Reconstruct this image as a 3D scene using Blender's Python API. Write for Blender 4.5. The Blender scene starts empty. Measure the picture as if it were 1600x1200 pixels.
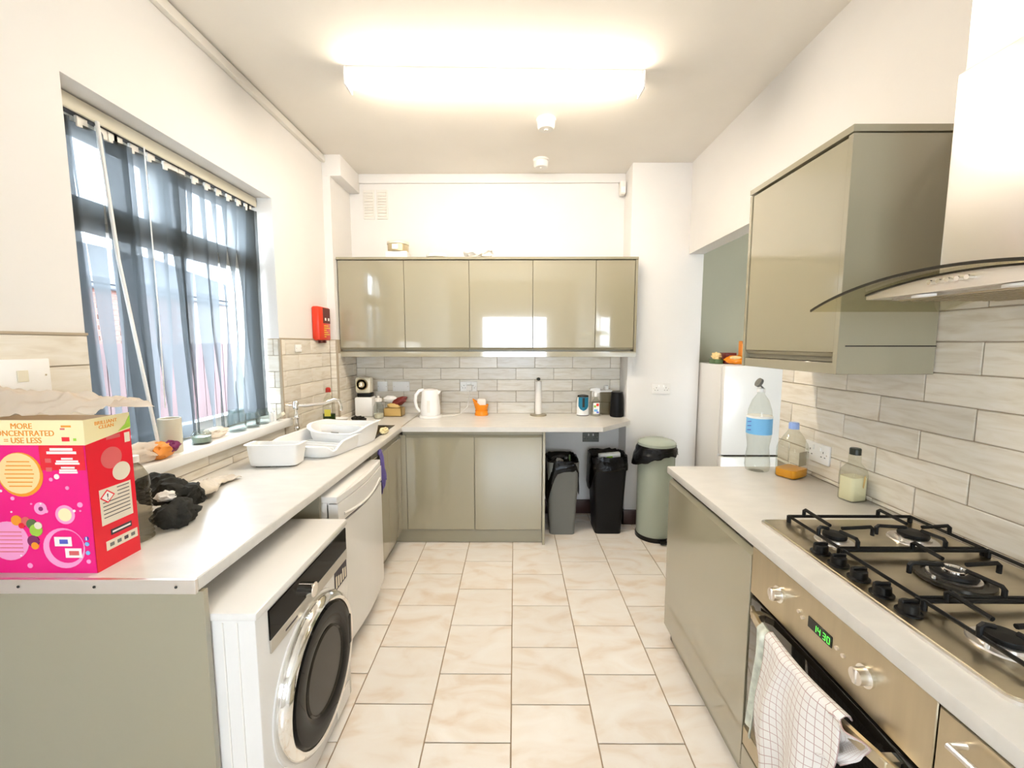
import bpy, bmesh, math, random
from mathutils import Vector, Matrix, noise
random.seed(7)
R = math.radians
scene = bpy.context.scene
COL = scene.collection

# ------------------------------------------------------------------ camera
F_PX = 650.0
PITCH = math.atan(63.0 / F_PX)
YAW = math.atan(4.0 / math.hypot(F_PX, 63.0))
cam_d = bpy.data.cameras.new('camera'); cam = bpy.data.objects.new('camera', cam_d); COL.objects.link(cam)
cam.location = (0, 0, 1.53); cam.rotation_euler = (math.pi / 2 - PITCH, 0, YAW)
cam_d.sensor_width = 36.0; cam_d.lens = F_PX / 1600 * 36; cam_d.clip_start = 0.02
scene.camera = cam

# ------------------------------------------------------------------ world, exposure
world = bpy.data.worlds.new('world'); scene.world = world; world.use_nodes = True
bg = world.node_tree.nodes['Background']
bg.inputs['Color'].default_value = (0.78, 0.89, 1.0, 1); bg.inputs['Strength'].default_value = 9.0
LAMP_STRENGTH = 36.0
LAMP_COLOR = (1.0, 0.88, 0.72, 1)
vs = scene.view_settings
vs.view_transform = 'Standard'; vs.look = 'None'; vs.gamma = 1.0; vs.use_curve_mapping = False
vs.exposure = 1.08

# ------------------------------------------------------------------ materials
MATS = {}
def mat(name, col=(.5, .5, .5), rough=.5, metal=0., spec=.5, trans=0., ior=1.45, emit=0., ecol=None, coat=0.,
        var=0., vscale=6., vstretch=(1, 1, 1), bump=0., bscale=40., alpha=1., sheen=0.):
    m = bpy.data.materials.new(name); m.use_nodes = True; nt = m.node_tree; b = nt.nodes['Principled BSDF']
    b.inputs['Base Color'].default_value = (*col, 1); b.inputs['Roughness'].default_value = rough
    b.inputs['Metallic'].default_value = metal; b.inputs['Specular IOR Level'].default_value = spec
    b.inputs['Transmission Weight'].default_value = trans; b.inputs['IOR'].default_value = ior
    b.inputs['Coat Weight'].default_value = coat; b.inputs['Alpha'].default_value = alpha
    b.inputs['Sheen Weight'].default_value = sheen
    if emit:
        b.inputs['Emission Color'].default_value = ecol or (*col, 1); b.inputs['Emission Strength'].default_value = emit
    if var or bump:
        tc = nt.nodes.new('ShaderNodeTexCoord'); mp = nt.nodes.new('ShaderNodeMapping'); mp.inputs['Scale'].default_value = vstretch
        nt.links.new(tc.outputs['Object'], mp.inputs['Vector'])
    if var:
        n = nt.nodes.new('ShaderNodeTexNoise'); n.inputs['Scale'].default_value = vscale; n.inputs['Detail'].default_value = 5
        nt.links.new(mp.outputs['Vector'], n.inputs['Vector'])
        r = nt.nodes.new('ShaderNodeValToRGB')
        r.color_ramp.elements[0].position = .3; r.color_ramp.elements[1].position = .7
        r.color_ramp.elements[0].color = (*[max(0, c * (1 - var)) for c in col], 1)
        r.color_ramp.elements[1].color = (*[min(1, c * (1 + var)) for c in col], 1)
        nt.links.new(n.outputs['Fac'], r.inputs['Fac']); nt.links.new(r.outputs['Color'], b.inputs['Base Color'])
    if bump:
        n2 = nt.nodes.new('ShaderNodeTexNoise'); n2.inputs['Scale'].default_value = bscale; n2.inputs['Detail'].default_value = 3
        nt.links.new(mp.outputs['Vector'], n2.inputs['Vector'])
        bp = nt.nodes.new('ShaderNodeBump'); bp.inputs['Strength'].default_value = bump; bp.inputs['Distance'].default_value = .01
        nt.links.new(n2.outputs['Fac'], bp.inputs['Height']); nt.links.new(bp.outputs['Normal'], b.inputs['Normal'])
    MATS[name] = m
    return m

def tile_mat(name, c0, c1, c2, vscale, stretch, rough, tint=.12, rough_bump=.0):
    """streaked glazed tile, every tile with its own piece of the pattern"""
    m = bpy.data.materials.new(name); m.use_nodes = True; nt = m.node_tree; b = nt.nodes['Principled BSDF']
    tc = nt.nodes.new('ShaderNodeTexCoord'); oi = nt.nodes.new('ShaderNodeObjectInfo')
    mu = nt.nodes.new('ShaderNodeMath'); mu.operation = 'MULTIPLY'; mu.inputs[1].default_value = 47.0
    nt.links.new(oi.outputs['Random'], mu.inputs[0])
    ad = nt.nodes.new('ShaderNodeVectorMath'); ad.operation = 'ADD'
    nt.links.new(tc.outputs['Object'], ad.inputs[0]); nt.links.new(mu.outputs[0], ad.inputs[1])
    mp = nt.nodes.new('ShaderNodeMapping'); mp.inputs['Scale'].default_value = stretch
    nt.links.new(ad.outputs[0], mp.inputs['Vector'])
    n = nt.nodes.new('ShaderNodeTexNoise'); n.inputs['Scale'].default_value = vscale; n.inputs['Detail'].default_value = 6
    n.inputs['Distortion'].default_value = .8
    nt.links.new(mp.outputs['Vector'], n.inputs['Vector'])
    r = nt.nodes.new('ShaderNodeValToRGB'); e = r.color_ramp.elements
    e[0].position = .30; e[0].color = (*c0, 1); e[1].position = .68; e[1].color = (*c2, 1)
    k = e.new(.48); k.color = (*c1, 1)
    nt.links.new(n.outputs['Fac'], r.inputs['Fac'])
    hv = nt.nodes.new('ShaderNodeHueSaturation')
    mr = nt.nodes.new('ShaderNodeMapRange'); mr.inputs['To Min'].default_value = 1 - tint; mr.inputs['To Max'].default_value = 1 + tint
    nt.links.new(oi.outputs['Random'], mr.inputs['Value']); nt.links.new(mr.outputs[0], hv.inputs['Value'])
    nt.links.new(r.outputs['Color'], hv.inputs['Color']); nt.links.new(hv.outputs['Color'], b.inputs['Base Color'])
    b.inputs['Roughness'].default_value = rough
    MATS[name] = m
    return m

def clear_mat(name, tint, gloss=.12, rough=.02, edge=None):
    """thin clear glass or plastic: tinted see-through with a fresnel reflection"""
    m = bpy.data.materials.new(name); m.use_nodes = True; nt = m.node_tree
    nt.nodes.remove(nt.nodes['Principled BSDF']); out = nt.nodes['Material Output']
    t = nt.nodes.new('ShaderNodeBsdfTransparent'); t.inputs['Color'].default_value = (*tint, 1)
    g = nt.nodes.new('ShaderNodeBsdfGlossy'); g.inputs['Roughness'].default_value = rough
    lw = nt.nodes.new('ShaderNodeLayerWeight'); lw.inputs['Blend'].default_value = .5
    pw = nt.nodes.new('ShaderNodeMath'); pw.operation = 'POWER'; pw.inputs[1].default_value = 4.0
    ma = nt.nodes.new('ShaderNodeMath'); ma.operation = 'MULTIPLY_ADD'; ma.inputs[1].default_value = gloss * 2.2; ma.inputs[2].default_value = .035
    nt.links.new(lw.outputs['Facing'], pw.inputs[0]); nt.links.new(pw.outputs[0], ma.inputs[0])
    mx = nt.nodes.new('ShaderNodeMixShader')
    nt.links.new(ma.outputs[0], mx.inputs['Fac']); nt.links.new(t.outputs[0], mx.inputs[1]); nt.links.new(g.outputs[0], mx.inputs[2])
    nt.links.new(mx.outputs[0], out.inputs['Surface'])
    MATS[name] = m
    return m

def sheet_mat(name, col, trans_col, mixf, see=0.):
    """thin cloth or paper that lets light through"""
    m = bpy.data.materials.new(name); m.use_nodes = True; nt = m.node_tree
    nt.nodes.remove(nt.nodes['Principled BSDF']); out = nt.nodes['Material Output']
    d = nt.nodes.new('ShaderNodeBsdfDiffuse'); d.inputs['Color'].default_value = (*col, 1)
    t = nt.nodes.new('ShaderNodeBsdfTranslucent'); t.inputs['Color'].default_value = (*trans_col, 1)
    mx = nt.nodes.new('ShaderNodeMixShader'); mx.inputs['Fac'].default_value = mixf
    nt.links.new(d.outputs[0], mx.inputs[1]); nt.links.new(t.outputs[0], mx.inputs[2])
    last = mx
    if see:
        tr = nt.nodes.new('ShaderNodeBsdfTransparent'); m2 = nt.nodes.new('ShaderNodeMixShader'); m2.inputs['Fac'].default_value = see
        nt.links.new(mx.outputs[0], m2.inputs[1]); nt.links.new(tr.outputs[0], m2.inputs[2]); last = m2
    nt.links.new(last.outputs[0], out.inputs['Surface'])
    MATS[name] = m
    return m

mat('wall_paint', (.80, .775, .745), .65, var=.015, vscale=3, bump=.04, bscale=30)
mat('ceiling_paint', (.85, .80, .725), .8, var=.02, vscale=2.2, bump=.05, bscale=25)
mat('sage_paint', (.52, .49, .36), .55, var=.03, vscale=2)
mat('trim_white', (.80, .77, .71), .45)
mat('grout', (.40, .29, .18), .9)
mat('wall_grout', (.46, .38, .28), .9)
mat('base_screed', (.40, .29, .18), .9)
tile_mat('wall_tile', (.72, .645, .53), (.81, .75, .645), (.86, .81, .73), 6, (1.1, 1, 7), .22, tint=.08)
tile_mat('floor_tile', (.76, .64, .52), (.84, .775, .70), (.87, .83, .775), 4.2, (1, 2.0, 1), .25, tint=.03)
mat('grey_gloss', (.345, .31, .215), .10, spec=.6, coat=1.0)
_g = MATS['grey_gloss'].node_tree.nodes['Principled BSDF']; _g.inputs['Coat Roughness'].default_value = .03; _g.inputs['Coat IOR'].default_value = 1.65
mat('grey_carcass', (.28, .255, .185), .3)
mat('worktop', (.70, .675, .63), .28, var=.05, vscale=9, vstretch=(1, 2.2, 1))
mat('dark_gap', (.02, .02, .018), .6)
mat('skirting', (.055, .022, .018), .35)
mat('white_enamel', (.82, .80, .77), .22, coat=.3)
mat('white_plastic', (.82, .79, .74), .35)
mat('bright_white', (.90, .89, .87), .4)
mat('cream_plastic', (.75, .70, .56), .35)
mat('chrome', (.86, .85, .82), .08, metal=1)
mat('steel', (.56, .49, .36), .28, metal=1, var=.05, vscale=3, vstretch=(1, 12, 1))
mat('steel_bright', (.86, .82, .78), .32, metal=1)
mat('cast_iron', (.007, .007, .007), .5, spec=.3)
mat('black_plastic', (.006, .006, .006), .35, spec=.3)
mat('black_gloss', (.005, .005, .005), .06, spec=.12)
mat('oven_glass', (.012, .010, .008), .04, coat=1.)
mat('dark_panel', (.03, .026, .02), .25, spec=.3)
mat('silver_panel', (.55, .52, .46), .35, metal=.6)
mat('display_dark', (.01, .012, .01), .1)
mat('display_green', (.1, .9, .1), .5, emit=.5, ecol=(.15, 1, .1, 1))
mat('bin_bag', (.003, .003, .0035), .25, spec=.35, bump=.5, bscale=26)
mat('bin_grey', (.17, .17, .155), .5)
mat('bin_black', (.004, .004, .0045), .45, spec=.25)
mat('bin_sage', (.42, .47, .39), .25, coat=.2)
mat('red_plastic', (.75, .045, .015), .35)
mat('red_dark', (.12, .015, .01), .4)
mat('yellow_print', (.85, .55, .05), .5)
mat('pink_card', (.86, .005, .22), .32)
mat('red_card', (.80, .012, .03), .32)
mat('cream_card', (.93, .82, .48), .4)
mat('white_print', (.9, .88, .84), .5)
mat('pale_pink_print', (.90, .35, .62), .5)
mat('salmon_print', (.72, .13, .13), .5)
mat('beige_print', (.80, .72, .58), .5)
mat('peach_print', (.95, .70, .33), .5)
mat('orange_print', (.88, .33, .02), .5)
mat('green_print', (.35, .60, .06), .5)
mat('purple_print', (.22, .02, .12), .5)
mat('blue_print', (.10, .12, .55), .5)
mat('dark_print', (.05, .04, .05), .5)
mat('magenta_deep', (.62, .0, .16), .4)
mat('cloth_dark', (.022, .021, .017), .9, var=.4, vscale=30, bump=.35, bscale=60)
mat('cloth_pale', (.62, .55, .46), .9, var=.15, vscale=20)
mat('cloth_purple', (.14, .11, .34), .9, bump=.4, bscale=60)
mat('teal_plastic', (.005, .16, .27), .3)
mat('orange_plastic', (.90, .28, .01), .25)
mat('foam_white', (.85, .80, .74), .9)
mat('paper', (.86, .83, .79), .85)
mat('brown_bag', (.60, .46, .30), .7)
mat('dark_red_pack', (.16, .02, .015), .35)
mat('gold_pack', (.62, .42, .15), .35)
mat('bread_orange', (.88, .32, .05), .4)
mat('copper_brown', (.30, .14, .05), .5)
mat('brick_red', (.20, .095, .075), .85, var=.2, vscale=12)
mat('mortar', (.26, .22, .20), .9)
mat('fence_wood', (.11, .068, .068), .8, var=.18, vscale=5, vstretch=(3, 3, .4))
mat('ground_grey', (.16, .15, .14), .9)
mat('roof_dark', (.10, .10, .11), .7)
mat('pvc_frame', (.75, .74, .71), .3)
mat('liquid_yellow', (.90, .84, .58), .15)
mat('liquid_orange', (.85, .36, .01), .12)
mat('liquid_green', (.03, .07, .015), .1)
mat('label_blue', (.20, .52, .85), .5)
mat('label_yellow', (.75, .68, .10), .5)
mat('cap_blue', (.32, .45, .80), .35)
mat('cap_red', (.42, .02, .01), .35)
mat('cap_dark', (.02, .025, .015), .35)
mat('leaf_green', (.10, .16, .06), .5)
mat('sponge_yellow', (.78, .68, .40), .9)
mat('tin_gold', (.62, .52, .33), .3, metal=.7)
clear_mat('clear_glass', (.91, .94, .93), .42, .06)
clear_mat('clear_bottle', (.90, .91, .88), .30, .05)
clear_mat('hood_glass', (.90, .89, .80), .12)
clear_mat('window_glass', (.95, .97, .98), .1)
clear_mat('drum_glass', (.22, .21, .18), .35)
clear_mat('smoke_plastic', (.74, .72, .66), .3, .1)
sheet_mat('blind_fabric', (.045, .048, .040), (.21, .225, .235), .5, see=.13)
sheet_mat('film', (.86, .76, .64), (.80, .70, .58), .35, see=.12)

lamp_m = bpy.data.materials.new('lamp_diffuser'); lamp_m.use_nodes = True
_b = lamp_m.node_tree.nodes['Principled BSDF']; _b.inputs['Base Color'].default_value = (.9, .88, .84, 1)
_b.inputs['Emission Color'].default_value = LAMP_COLOR; _b.inputs['Emission Strength'].default_value = LAMP_STRENGTH
MATS['lamp_diffuser'] = lamp_m

def towel_mat():
    m = bpy.data.materials.new('tea_towel_check'); m.use_nodes = True; nt = m.node_tree; b = nt.nodes['Principled BSDF']
    uv = nt.nodes.new('ShaderNodeUVMap'); sp = nt.nodes.new('ShaderNodeSeparateXYZ'); nt.links.new(uv.outputs[0], sp.inputs[0])
    masks = []
    for ax, n in (('X', 17.), ('Y', 24.)):
        mu = nt.nodes.new('ShaderNodeMath'); mu.operation = 'MULTIPLY'; mu.inputs[1].default_value = n
        fr = nt.nodes.new('ShaderNodeMath'); fr.operation = 'FRACT'; lt = nt.nodes.new('ShaderNodeMath'); lt.operation = 'LESS_THAN'; lt.inputs[1].default_value = .085
        nt.links.new(sp.outputs[ax], mu.inputs[0]); nt.links.new(mu.outputs[0], fr.inputs[0]); nt.links.new(fr.outputs[0], lt.inputs[0]); masks.append(lt)
    mx = nt.nodes.new('ShaderNodeMath'); mx.operation = 'MAXIMUM'
    nt.links.new(masks[0].outputs[0], mx.inputs[0]); nt.links.new(masks[1].outputs[0], mx.inputs[1])
    mc = nt.nodes.new('ShaderNodeMix'); mc.data_type = 'RGBA'
    mc.inputs[6].default_value = (.84, .81, .78, 1); mc.inputs[7].default_value = (.52, .36, .34, 1)
    nt.links.new(mx.outputs[0], mc.inputs[0]); nt.links.new(mc.outputs[2], b.inputs['Base Color'])
    b.inputs['Roughness'].default_value = .9
    MATS['tea_towel_check'] = m
towel_mat()
mat('towel_green', (.70, .74, .66), .9, var=.22, vscale=40)

# ------------------------------------------------------------------ mesh building
class MB:
    def __init__(s): s.v = []; s.f = []; s.uv = None
    def add(s, vs, fs):
        o = len(s.v); s.v += [tuple(p) for p in vs]; s.f += [tuple(i + o for i in f) for f in fs]; return s
    def box(s, x0, x1, y0, y1, z0, z1, bev=0., seg=2):
        if bev <= 0:
            return s.add([(x0, y0, z0), (x1, y0, z0), (x1, y1, z0), (x0, y1, z0), (x0, y0, z1), (x1, y0, z1), (x1, y1, z1), (x0, y1, z1)],
                         [(0, 3, 2, 1), (4, 5, 6, 7), (0, 1, 5, 4), (1, 2, 6, 5), (2, 3, 7, 6), (3, 0, 4, 7)])
        bm = bmesh.new(); bmesh.ops.create_cube(bm, size=1)
        for v in bm.verts:
            v.co = Vector(((x0 + x1) / 2 + v.co.x * (x1 - x0), (y0 + y1) / 2 + v.co.y * (y1 - y0), (z0 + z1) / 2 + v.co.z * (z1 - z0)))
        bmesh.ops.bevel(bm, geom=bm.edges[:], offset=bev, segments=seg, affect='EDGES', profile=.5)
        return s.bm(bm)
    def bm(s, bm, M=None):
        bm.verts.index_update()
        s.add([(M @ v.co if M else v.co) for v in bm.verts], [[v.index for v in f.verts] for f in bm.faces]); bm.free(); return s
    def prism(s, poly, axis, a, b):
        n = len(poly)
        def mk(p, t): return {'x': (t, p[0], p[1]), 'y': (p[0], t, p[1]), 'z': (p[0], p[1], t)}[axis]
        vs = [mk(p, a) for p in poly] + [mk(p, b) for p in poly]
        return s.add(vs, [tuple(range(n))[::-1], tuple(range(n, 2 * n))] + [(i, (i + 1) % n, n + (i + 1) % n, n + i) for i in range(n)])
    def tube(s, pts, r, n=10, closed=False):
        pts = [Vector(p) for p in pts]; rings = []; m = len(pts)
        rr = r if isinstance(r, (list, tuple)) else [r] * m
        up = None
        for i, p in enumerate(pts):
            if closed: t = pts[(i + 1) % m] - pts[i - 1]
            else: t = pts[min(i + 1, m - 1)] - pts[max(i - 1, 0)]
            if t.length < 1e-9: t = Vector((0, 0, 1))
            t.normalize()
            if up is None:
                up = Vector((0, 0, 1)) if abs(t.z) < .9 else Vector((1, 0, 0))
            a = t.cross(up)
            if a.length < 1e-6: a = t.cross(Vector((0, 1, 0)))
            a.normalize(); b_ = a.cross(t); up = b_
            rings.append([p + (a * math.cos(2 * math.pi * k / n) + b_ * math.sin(2 * math.pi * k / n)) * rr[i] for k in range(n)])
        vs = [q for g in rings for q in g]; fs = []
        for i in range(m if closed else m - 1):
            j = (i + 1) % m
            for k in range(n): fs.append((i * n + k, i * n + (k + 1) % n, j * n + (k + 1) % n, j * n + k))
        if not closed: fs += [tuple(range(n))[::-1], tuple(range((m - 1) * n, m * n))]
        return s.add(vs, fs)
    def cyl(s, p0, p1, r, n=20): return s.tube([p0, p1], r, n)
    def lathe(s, prof, c=(0, 0, 0), n=28, M=None, sx=1., sy=1.):
        vs = []; fs = []; m = len(prof)
        for r, z in prof:
            for k in range(n):
                a = 2 * math.pi * k / n; p = Vector((r * math.cos(a) * sx, r * math.sin(a) * sy, z))
                if M: p = M @ p
                vs.append(p + Vector(c))
        for i in range(m - 1):
            for k in range(n): fs.append((i * n + k, i * n + (k + 1) % n, (i + 1) * n + (k + 1) % n, (i + 1) * n + k))
        if prof[0][0] > 1e-6: fs.append(tuple(range(n))[::-1])
        if prof[-1][0] > 1e-6: fs.append(tuple(range((m - 1) * n, m * n)))
        return s.add(vs, fs)
    def grid(s, fn, nu, nv, wrap=False):
        vs = [fn(i / nu, j / nv) for j in range(nv + 1) for i in range(nu + 1)]
        fs = [(j * (nu + 1) + i, j * (nu + 1) + i + 1, (j + 1) * (nu + 1) + i + 1, (j + 1) * (nu + 1) + i) for j in range(nv) for i in range(nu)]
        s.uv = [(i / nu, j / nv) for j in range(nv + 1) for i in range(nu + 1)]
        return s.add(vs, fs)
    def blob(s, c, rad, amp=.2, freq=8., sub=3, seed=0., flat=None):
        bm = bmesh.new(); bmesh.ops.create_icosphere(bm, subdivisions=sub, radius=1)
        for v in bm.verts:
            d = v.co.normalized()
            k = 1 + amp * noise.noise(d * freq * .35 + Vector((seed, seed * 1.7, 3.1))) * 1.6 + amp * .5 * noise.noise(d * freq + Vector((seed, 1, 2)))
            p = Vector((d.x * rad[0], d.y * rad[1], d.z * rad[2])) * k + Vector(c)
            if flat is not None and p.z < flat: p.z = flat
            v.co = p
        return s.bm(bm)
    def disc(s, c, r, axis, th, n=28, ry=None):
        """thin coin facing along an axis, for print"""
        poly = [(c[0] + r * math.cos(2 * math.pi * k / n), c[1] + (ry or r) * math.sin(2 * math.pi * k / n)) for k in range(n)]
        return s.prism(poly, axis, *th)
    def build(s, name, m, parent=None, M=None, angle=38, solid=0., sub=0):
        me = bpy.data.meshes.new(name)
        vs = [Vector(p) for p in s.v]
        if M: vs = [M @ p for p in vs]
        o = bpy.data.objects.new(name, me); COL.objects.link(o)
        off = Vector((0, 0, 0))
        if parent is not None:
            r = parent
            while r.parent: r = r.parent
            off = Vector(ROOT.get(r.name, (0, 0, 0)))
            o.parent = parent
        else:
            xs = [p.x for p in vs]; ys = [p.y for p in vs]; zs = [p.z for p in vs]
            off = Vector(((min(xs) + max(xs)) / 2, (min(ys) + max(ys)) / 2, min(zs)))
            o.location = off; ROOT[o.name] = tuple(off)
        me.from_pydata([p - off for p in vs], [], s.f)
        bm = bmesh.new(); bm.from_mesh(me); bmesh.ops.recalc_face_normals(bm, faces=bm.faces)
        lim = R(angle)
        for f in bm.faces: f.smooth = True
        for e in bm.edges:
            if len(e.link_faces) == 2 and e.calc_face_angle(0) > lim: e.smooth = False
        bm.to_mesh(me); bm.free()
        if s.uv and len(s.uv) == len(s.v):
            ul = me.uv_layers.new(name='UVMap')
            for lp in me.loops: ul.data[lp.index].uv = s.uv[lp.vertex_index]
        me.materials.append(MATS[m])
        if sub:
            md = o.modifiers.new('sub', 'SUBSURF'); md.levels = sub; md.render_levels = sub
        if solid:
            md = o.modifiers.new('solid', 'SOLIDIFY'); md.thickness = solid; md.offset = 0
        return o
ROOT = {}
def tag(o, label, cat, group=None):
    o['label'] = label; o['category'] = cat
    if group: o['group'] = group
    return o
def thing(name, label, cat, loc, group=None):
    o = bpy.data.objects.new(name, None); COL.objects.link(o); o.location = loc; o.empty_display_size = .05
    ROOT[o.name] = tuple(loc); return tag(o, label, cat, group)
def struct(o): o['kind'] = 'structure'; return o
def B(*a, **k): return MB().box(*a, **k)

def lettering(s, size, m, parent, origin, xd, yd, name='lettering', align='CENTER', depth=.0006):
    cu = bpy.data.curves.new('t', 'FONT'); cu.body = s; cu.size = size; cu.align_x = align; cu.extrude = depth
    to = bpy.data.objects.new('t', cu); COL.objects.link(to)
    dg = bpy.context.evaluated_depsgraph_get(); me = bpy.data.meshes.new_from_object(to.evaluated_get(dg))
    xd = Vector(xd).normalized(); yd = Vector(yd).normalized(); zd = xd.cross(yd)
    b = MB(); b.add([Vector(origin) + xd * v.co.x + yd * v.co.y + zd * v.co.z for v in me.vertices], [tuple(p.vertices) for p in me.polygons])
    bpy.data.objects.remove(to); bpy.data.curves.remove(cu); bpy.data.meshes.remove(me)
    return b.build(name, m, parent)

# ------------------------------------------------------------------ main dimensions
XL, XL2, XR = -1.46, -1.40, 1.40
YB, YP, YF = 3.66, 3.43, -3.2
XP, XP2 = 0.93, 1.52
ZC, W, WT = 2.95, 0.915, 0.035
WY0, WY1, WZ0, WZ1 = 1.415, 2.585, 1.01, 2.40     # window opening in left wall
YS = 3.28                                          # step in the left wall
TZ = 1.562                                         # top of the left wall tiles

# ------------------------------------------------------------------ room shell
fl = struct(B(-2.2, 3.2, YF - .2, 4.4, -.1, -.006).build('floor', 'grout'))
b = MB()
x_lines = [-0.013 + .335 * k for k in range(-5, 10)]
proto = {}
def floor_tile(x0, x1, y0, y1):
    g = .0022; w = x1 - x0 - 2 * g; d = y1 - y0 - 2 * g
    key = (round(w, 3), round(d, 3))
    cx, cy = (x0 + x1) / 2, (y0 + y1) / 2
    if key in proto:
        o = proto[key].copy(); COL.objects.link(o)
    else:
        m = B(-w / 2, w / 2, -d / 2, d / 2, -.0058, 0, bev=.0016, seg=1)
        o = m.build('floor_tile', 'floor_tile', fl); proto[key] = o
        for v in o.data.vertices: v.co += Vector(ROOT[fl.name])
    o.location = Vector((cx, cy, 0)) - Vector(ROOT[fl.name])
for i in range(len(x_lines) - 1):
    x0, x1 = x_lines[i], x_lines[i + 1]
    if x1 < XL or x0 > 2.3: continue
    off = 1.633 if (i - 5) % 2 == 0 else 1.797
    y = off - .3355 * 14
    while y < YB:
        y0, y1 = max(y, YF), min(y + .3355, YB if x0 < .93 else 3.9)
        xa, xb = max(x0, XL), x1
        if y1 - y0 > .03 and xb - xa > .03: floor_tile(xa, xb, y0, y1)
        y += .3355

struct(B(-2.0, 3.2, YF - .2, 4.4, ZC, ZC + .1).build('ceiling', 'ceiling_paint'))
# left wall: pieces round the window opening, thick enough for the reveal
T = .30
w = MB()
w.box(XL - T, XL, YF, WY0, 0, ZC); w.box(XL - T, XL, WY1, YS, 0, ZC)
w.box(XL - T, XL, WY0, WY1, 0, WZ0); w.box(XL - T, XL, WY0, WY1, WZ1, ZC)
w.box(XL - T, XL2, YS, YB + .2, 0, ZC)
wl = struct(w.build('wall_left', 'wall_paint'))
wb = struct(B(XL2, XP, YB, YB + .2, 0, ZC).build('wall_back', 'wall_paint'))
wp = struct(B(XP, XP2, YP, YB + .2, 0, ZC, bev=.006).build('wall_pier', 'wall_paint'))
w = MB(); w.box(XR, XR + .12, YF, 2.17, 0, ZC); w.box(XR, XR + .12, 2.17, YP, 2.245, ZC)
wr = struct(w.build('wall_right', 'wall_paint'))
# wall behind the viewer with an unseen opening added to let in cool daylight
w = MB(); w.box(XL - T, -.75, YF - .2, YF, 0, ZC); w.box(.75, XR + .12, YF - .2, YF, 0, ZC); w.box(-.75, .75, YF - .2, YF, 2.15, ZC); w.box(-.75, .75, YF - .2, YF, 0, .95)
struct(w.build('wall_front', 'wall_paint'))
# passage beyond the opening in the right wall
struct(B(XP2, 3.1, 3.78, 3.9, 0, ZC).build('wall_passage_end', 'sage_paint'))
struct(B(3.0, 3.1, YF, 3.78, 0, ZC).build('wall_passage_side', 'sage_paint'))
struct(B(XR + .12, 3.0, YF - .2, YF, 2.1, ZC).build('wall_passage_front', 'sage_paint'))  # left open below, an unseen gap added to bring daylight into the passage

# coving strip, boxed beam, skirting, plaster bead lines
b = MB(); b.box(XL, XL + .030, YF, YS, ZC - .058, ZC - .012, bev=.004)
struct(b.build('trim_1', 'trim_white'))
struct(B(XL2 - .06, XL2 + .085, YS - .004, YB, ZC - .155, ZC, bev=.004).build('trim_2', 'wall_paint'))
struct(B(XL2 + .085, XP, YB - .02, YB, ZC - .075, ZC, bev=.004).build('trim_3', 'wall_paint'))
b = MB(); b.box(.24, XP, YB - .02, YB, 0, .125, bev=.004); struct(b.build('baseboard_back', 'skirting'))
b = MB(); b.box(XP - .02, XP, YP - .02, YB - .02, 0, .125, bev=.004); b.box(XP - .02, XP2 - .005, YP - .02, YP, 0, .125, bev=.004)
struct(b.build('baseboard_pier', 'skirting'))

# ------------------------------------------------------------------ wall tiles (each one a part of its wall)
tproto = {}
def wall_tile(parent, cx, cy, cz, length, height, rot):
    th = .008
    key = (parent.name, round(length, 3), round(height, 3), round(rot, 2))
    if key in tproto:
        o = tproto[key].copy(); COL.objects.link(o)
    else:
        m = B(-length / 2, length / 2, -th, 0, -height / 2, height / 2, bev=.0025, seg=1)
        o = m.build('tile', 'wall_tile', parent); tproto[key] = o
        off = Vector(ROOT[parent.name])
        for v in o.data.vertices: v.co += off
        o.rotation_euler = (0, 0, rot)
    o.location = Vector((cx, cy, cz)) - Vector(ROOT[parent.name])
TL, TH, TG = .331, .1005, .0028
def tile_field(parent, plane, const, a0, a1, z0, z1, zref, aref, rot, cut=None):
    """brick-bond rows between a0..a1 along the wall and z0..z1 up it; zref is a row joint, aref a butt joint"""
    k0 = math.floor((z0 - zref) / TH) ; k1 = math.ceil((z1 - zref) / TH)
    for k in range(k0, k1):
        za, zb = max(z0, zref + k * TH), min(z1, zref + (k + 1) * TH)
        if zb - za < .012: continue
        s = aref + (.5 * TL if k % 2 else 0)
        j = math.floor((a0 - s) / TL)
        while s + j * TL < a1:
            p, q = max(a0, s + j * TL), min(a1, s + (j + 1) * TL)
            j += 1
            if q - p < .012: continue
            if cut and q > cut[0] + .01 and p < cut[1] - .01 and zb > cut[2] + .01 and za < cut[3] - .01:
                continue
            L, Hh = q - p - TG, zb - za - TG
            c = (p + q) / 2
            if plane == 'x': wall_tile(parent, const, c, (za + zb) / 2, L, Hh, rot)
            else: wall_tile(parent, c, const, (za + zb) / 2, L, Hh, rot)
G = .002  # thin adhesive bed behind the tiles carries the grout colour
def bed(parent, x0, x1, y0, y1, z0, z1): B(x0, x1, y0, y1, z0, z1).build('grout_bed', 'wall_grout', parent)
# right wall: rows up to hood
bed(wr, XR - .005, XR, -.6, 2.165, W - .04, 1.755)
tile_field(wr, 'x', XR - G, -.6, 2.165, W, 1.752, 1.435, 1.743 - TL * .5, -math.pi / 2)
# back wall splash
bed(wb, XL2, XP, YB - .005, YB, W - .04, 1.46)
tile_field(wb, 'y', YB - G, XL2 + .01, XP - .002, W, 1.456, W + .1, -.98, 0)
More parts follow.
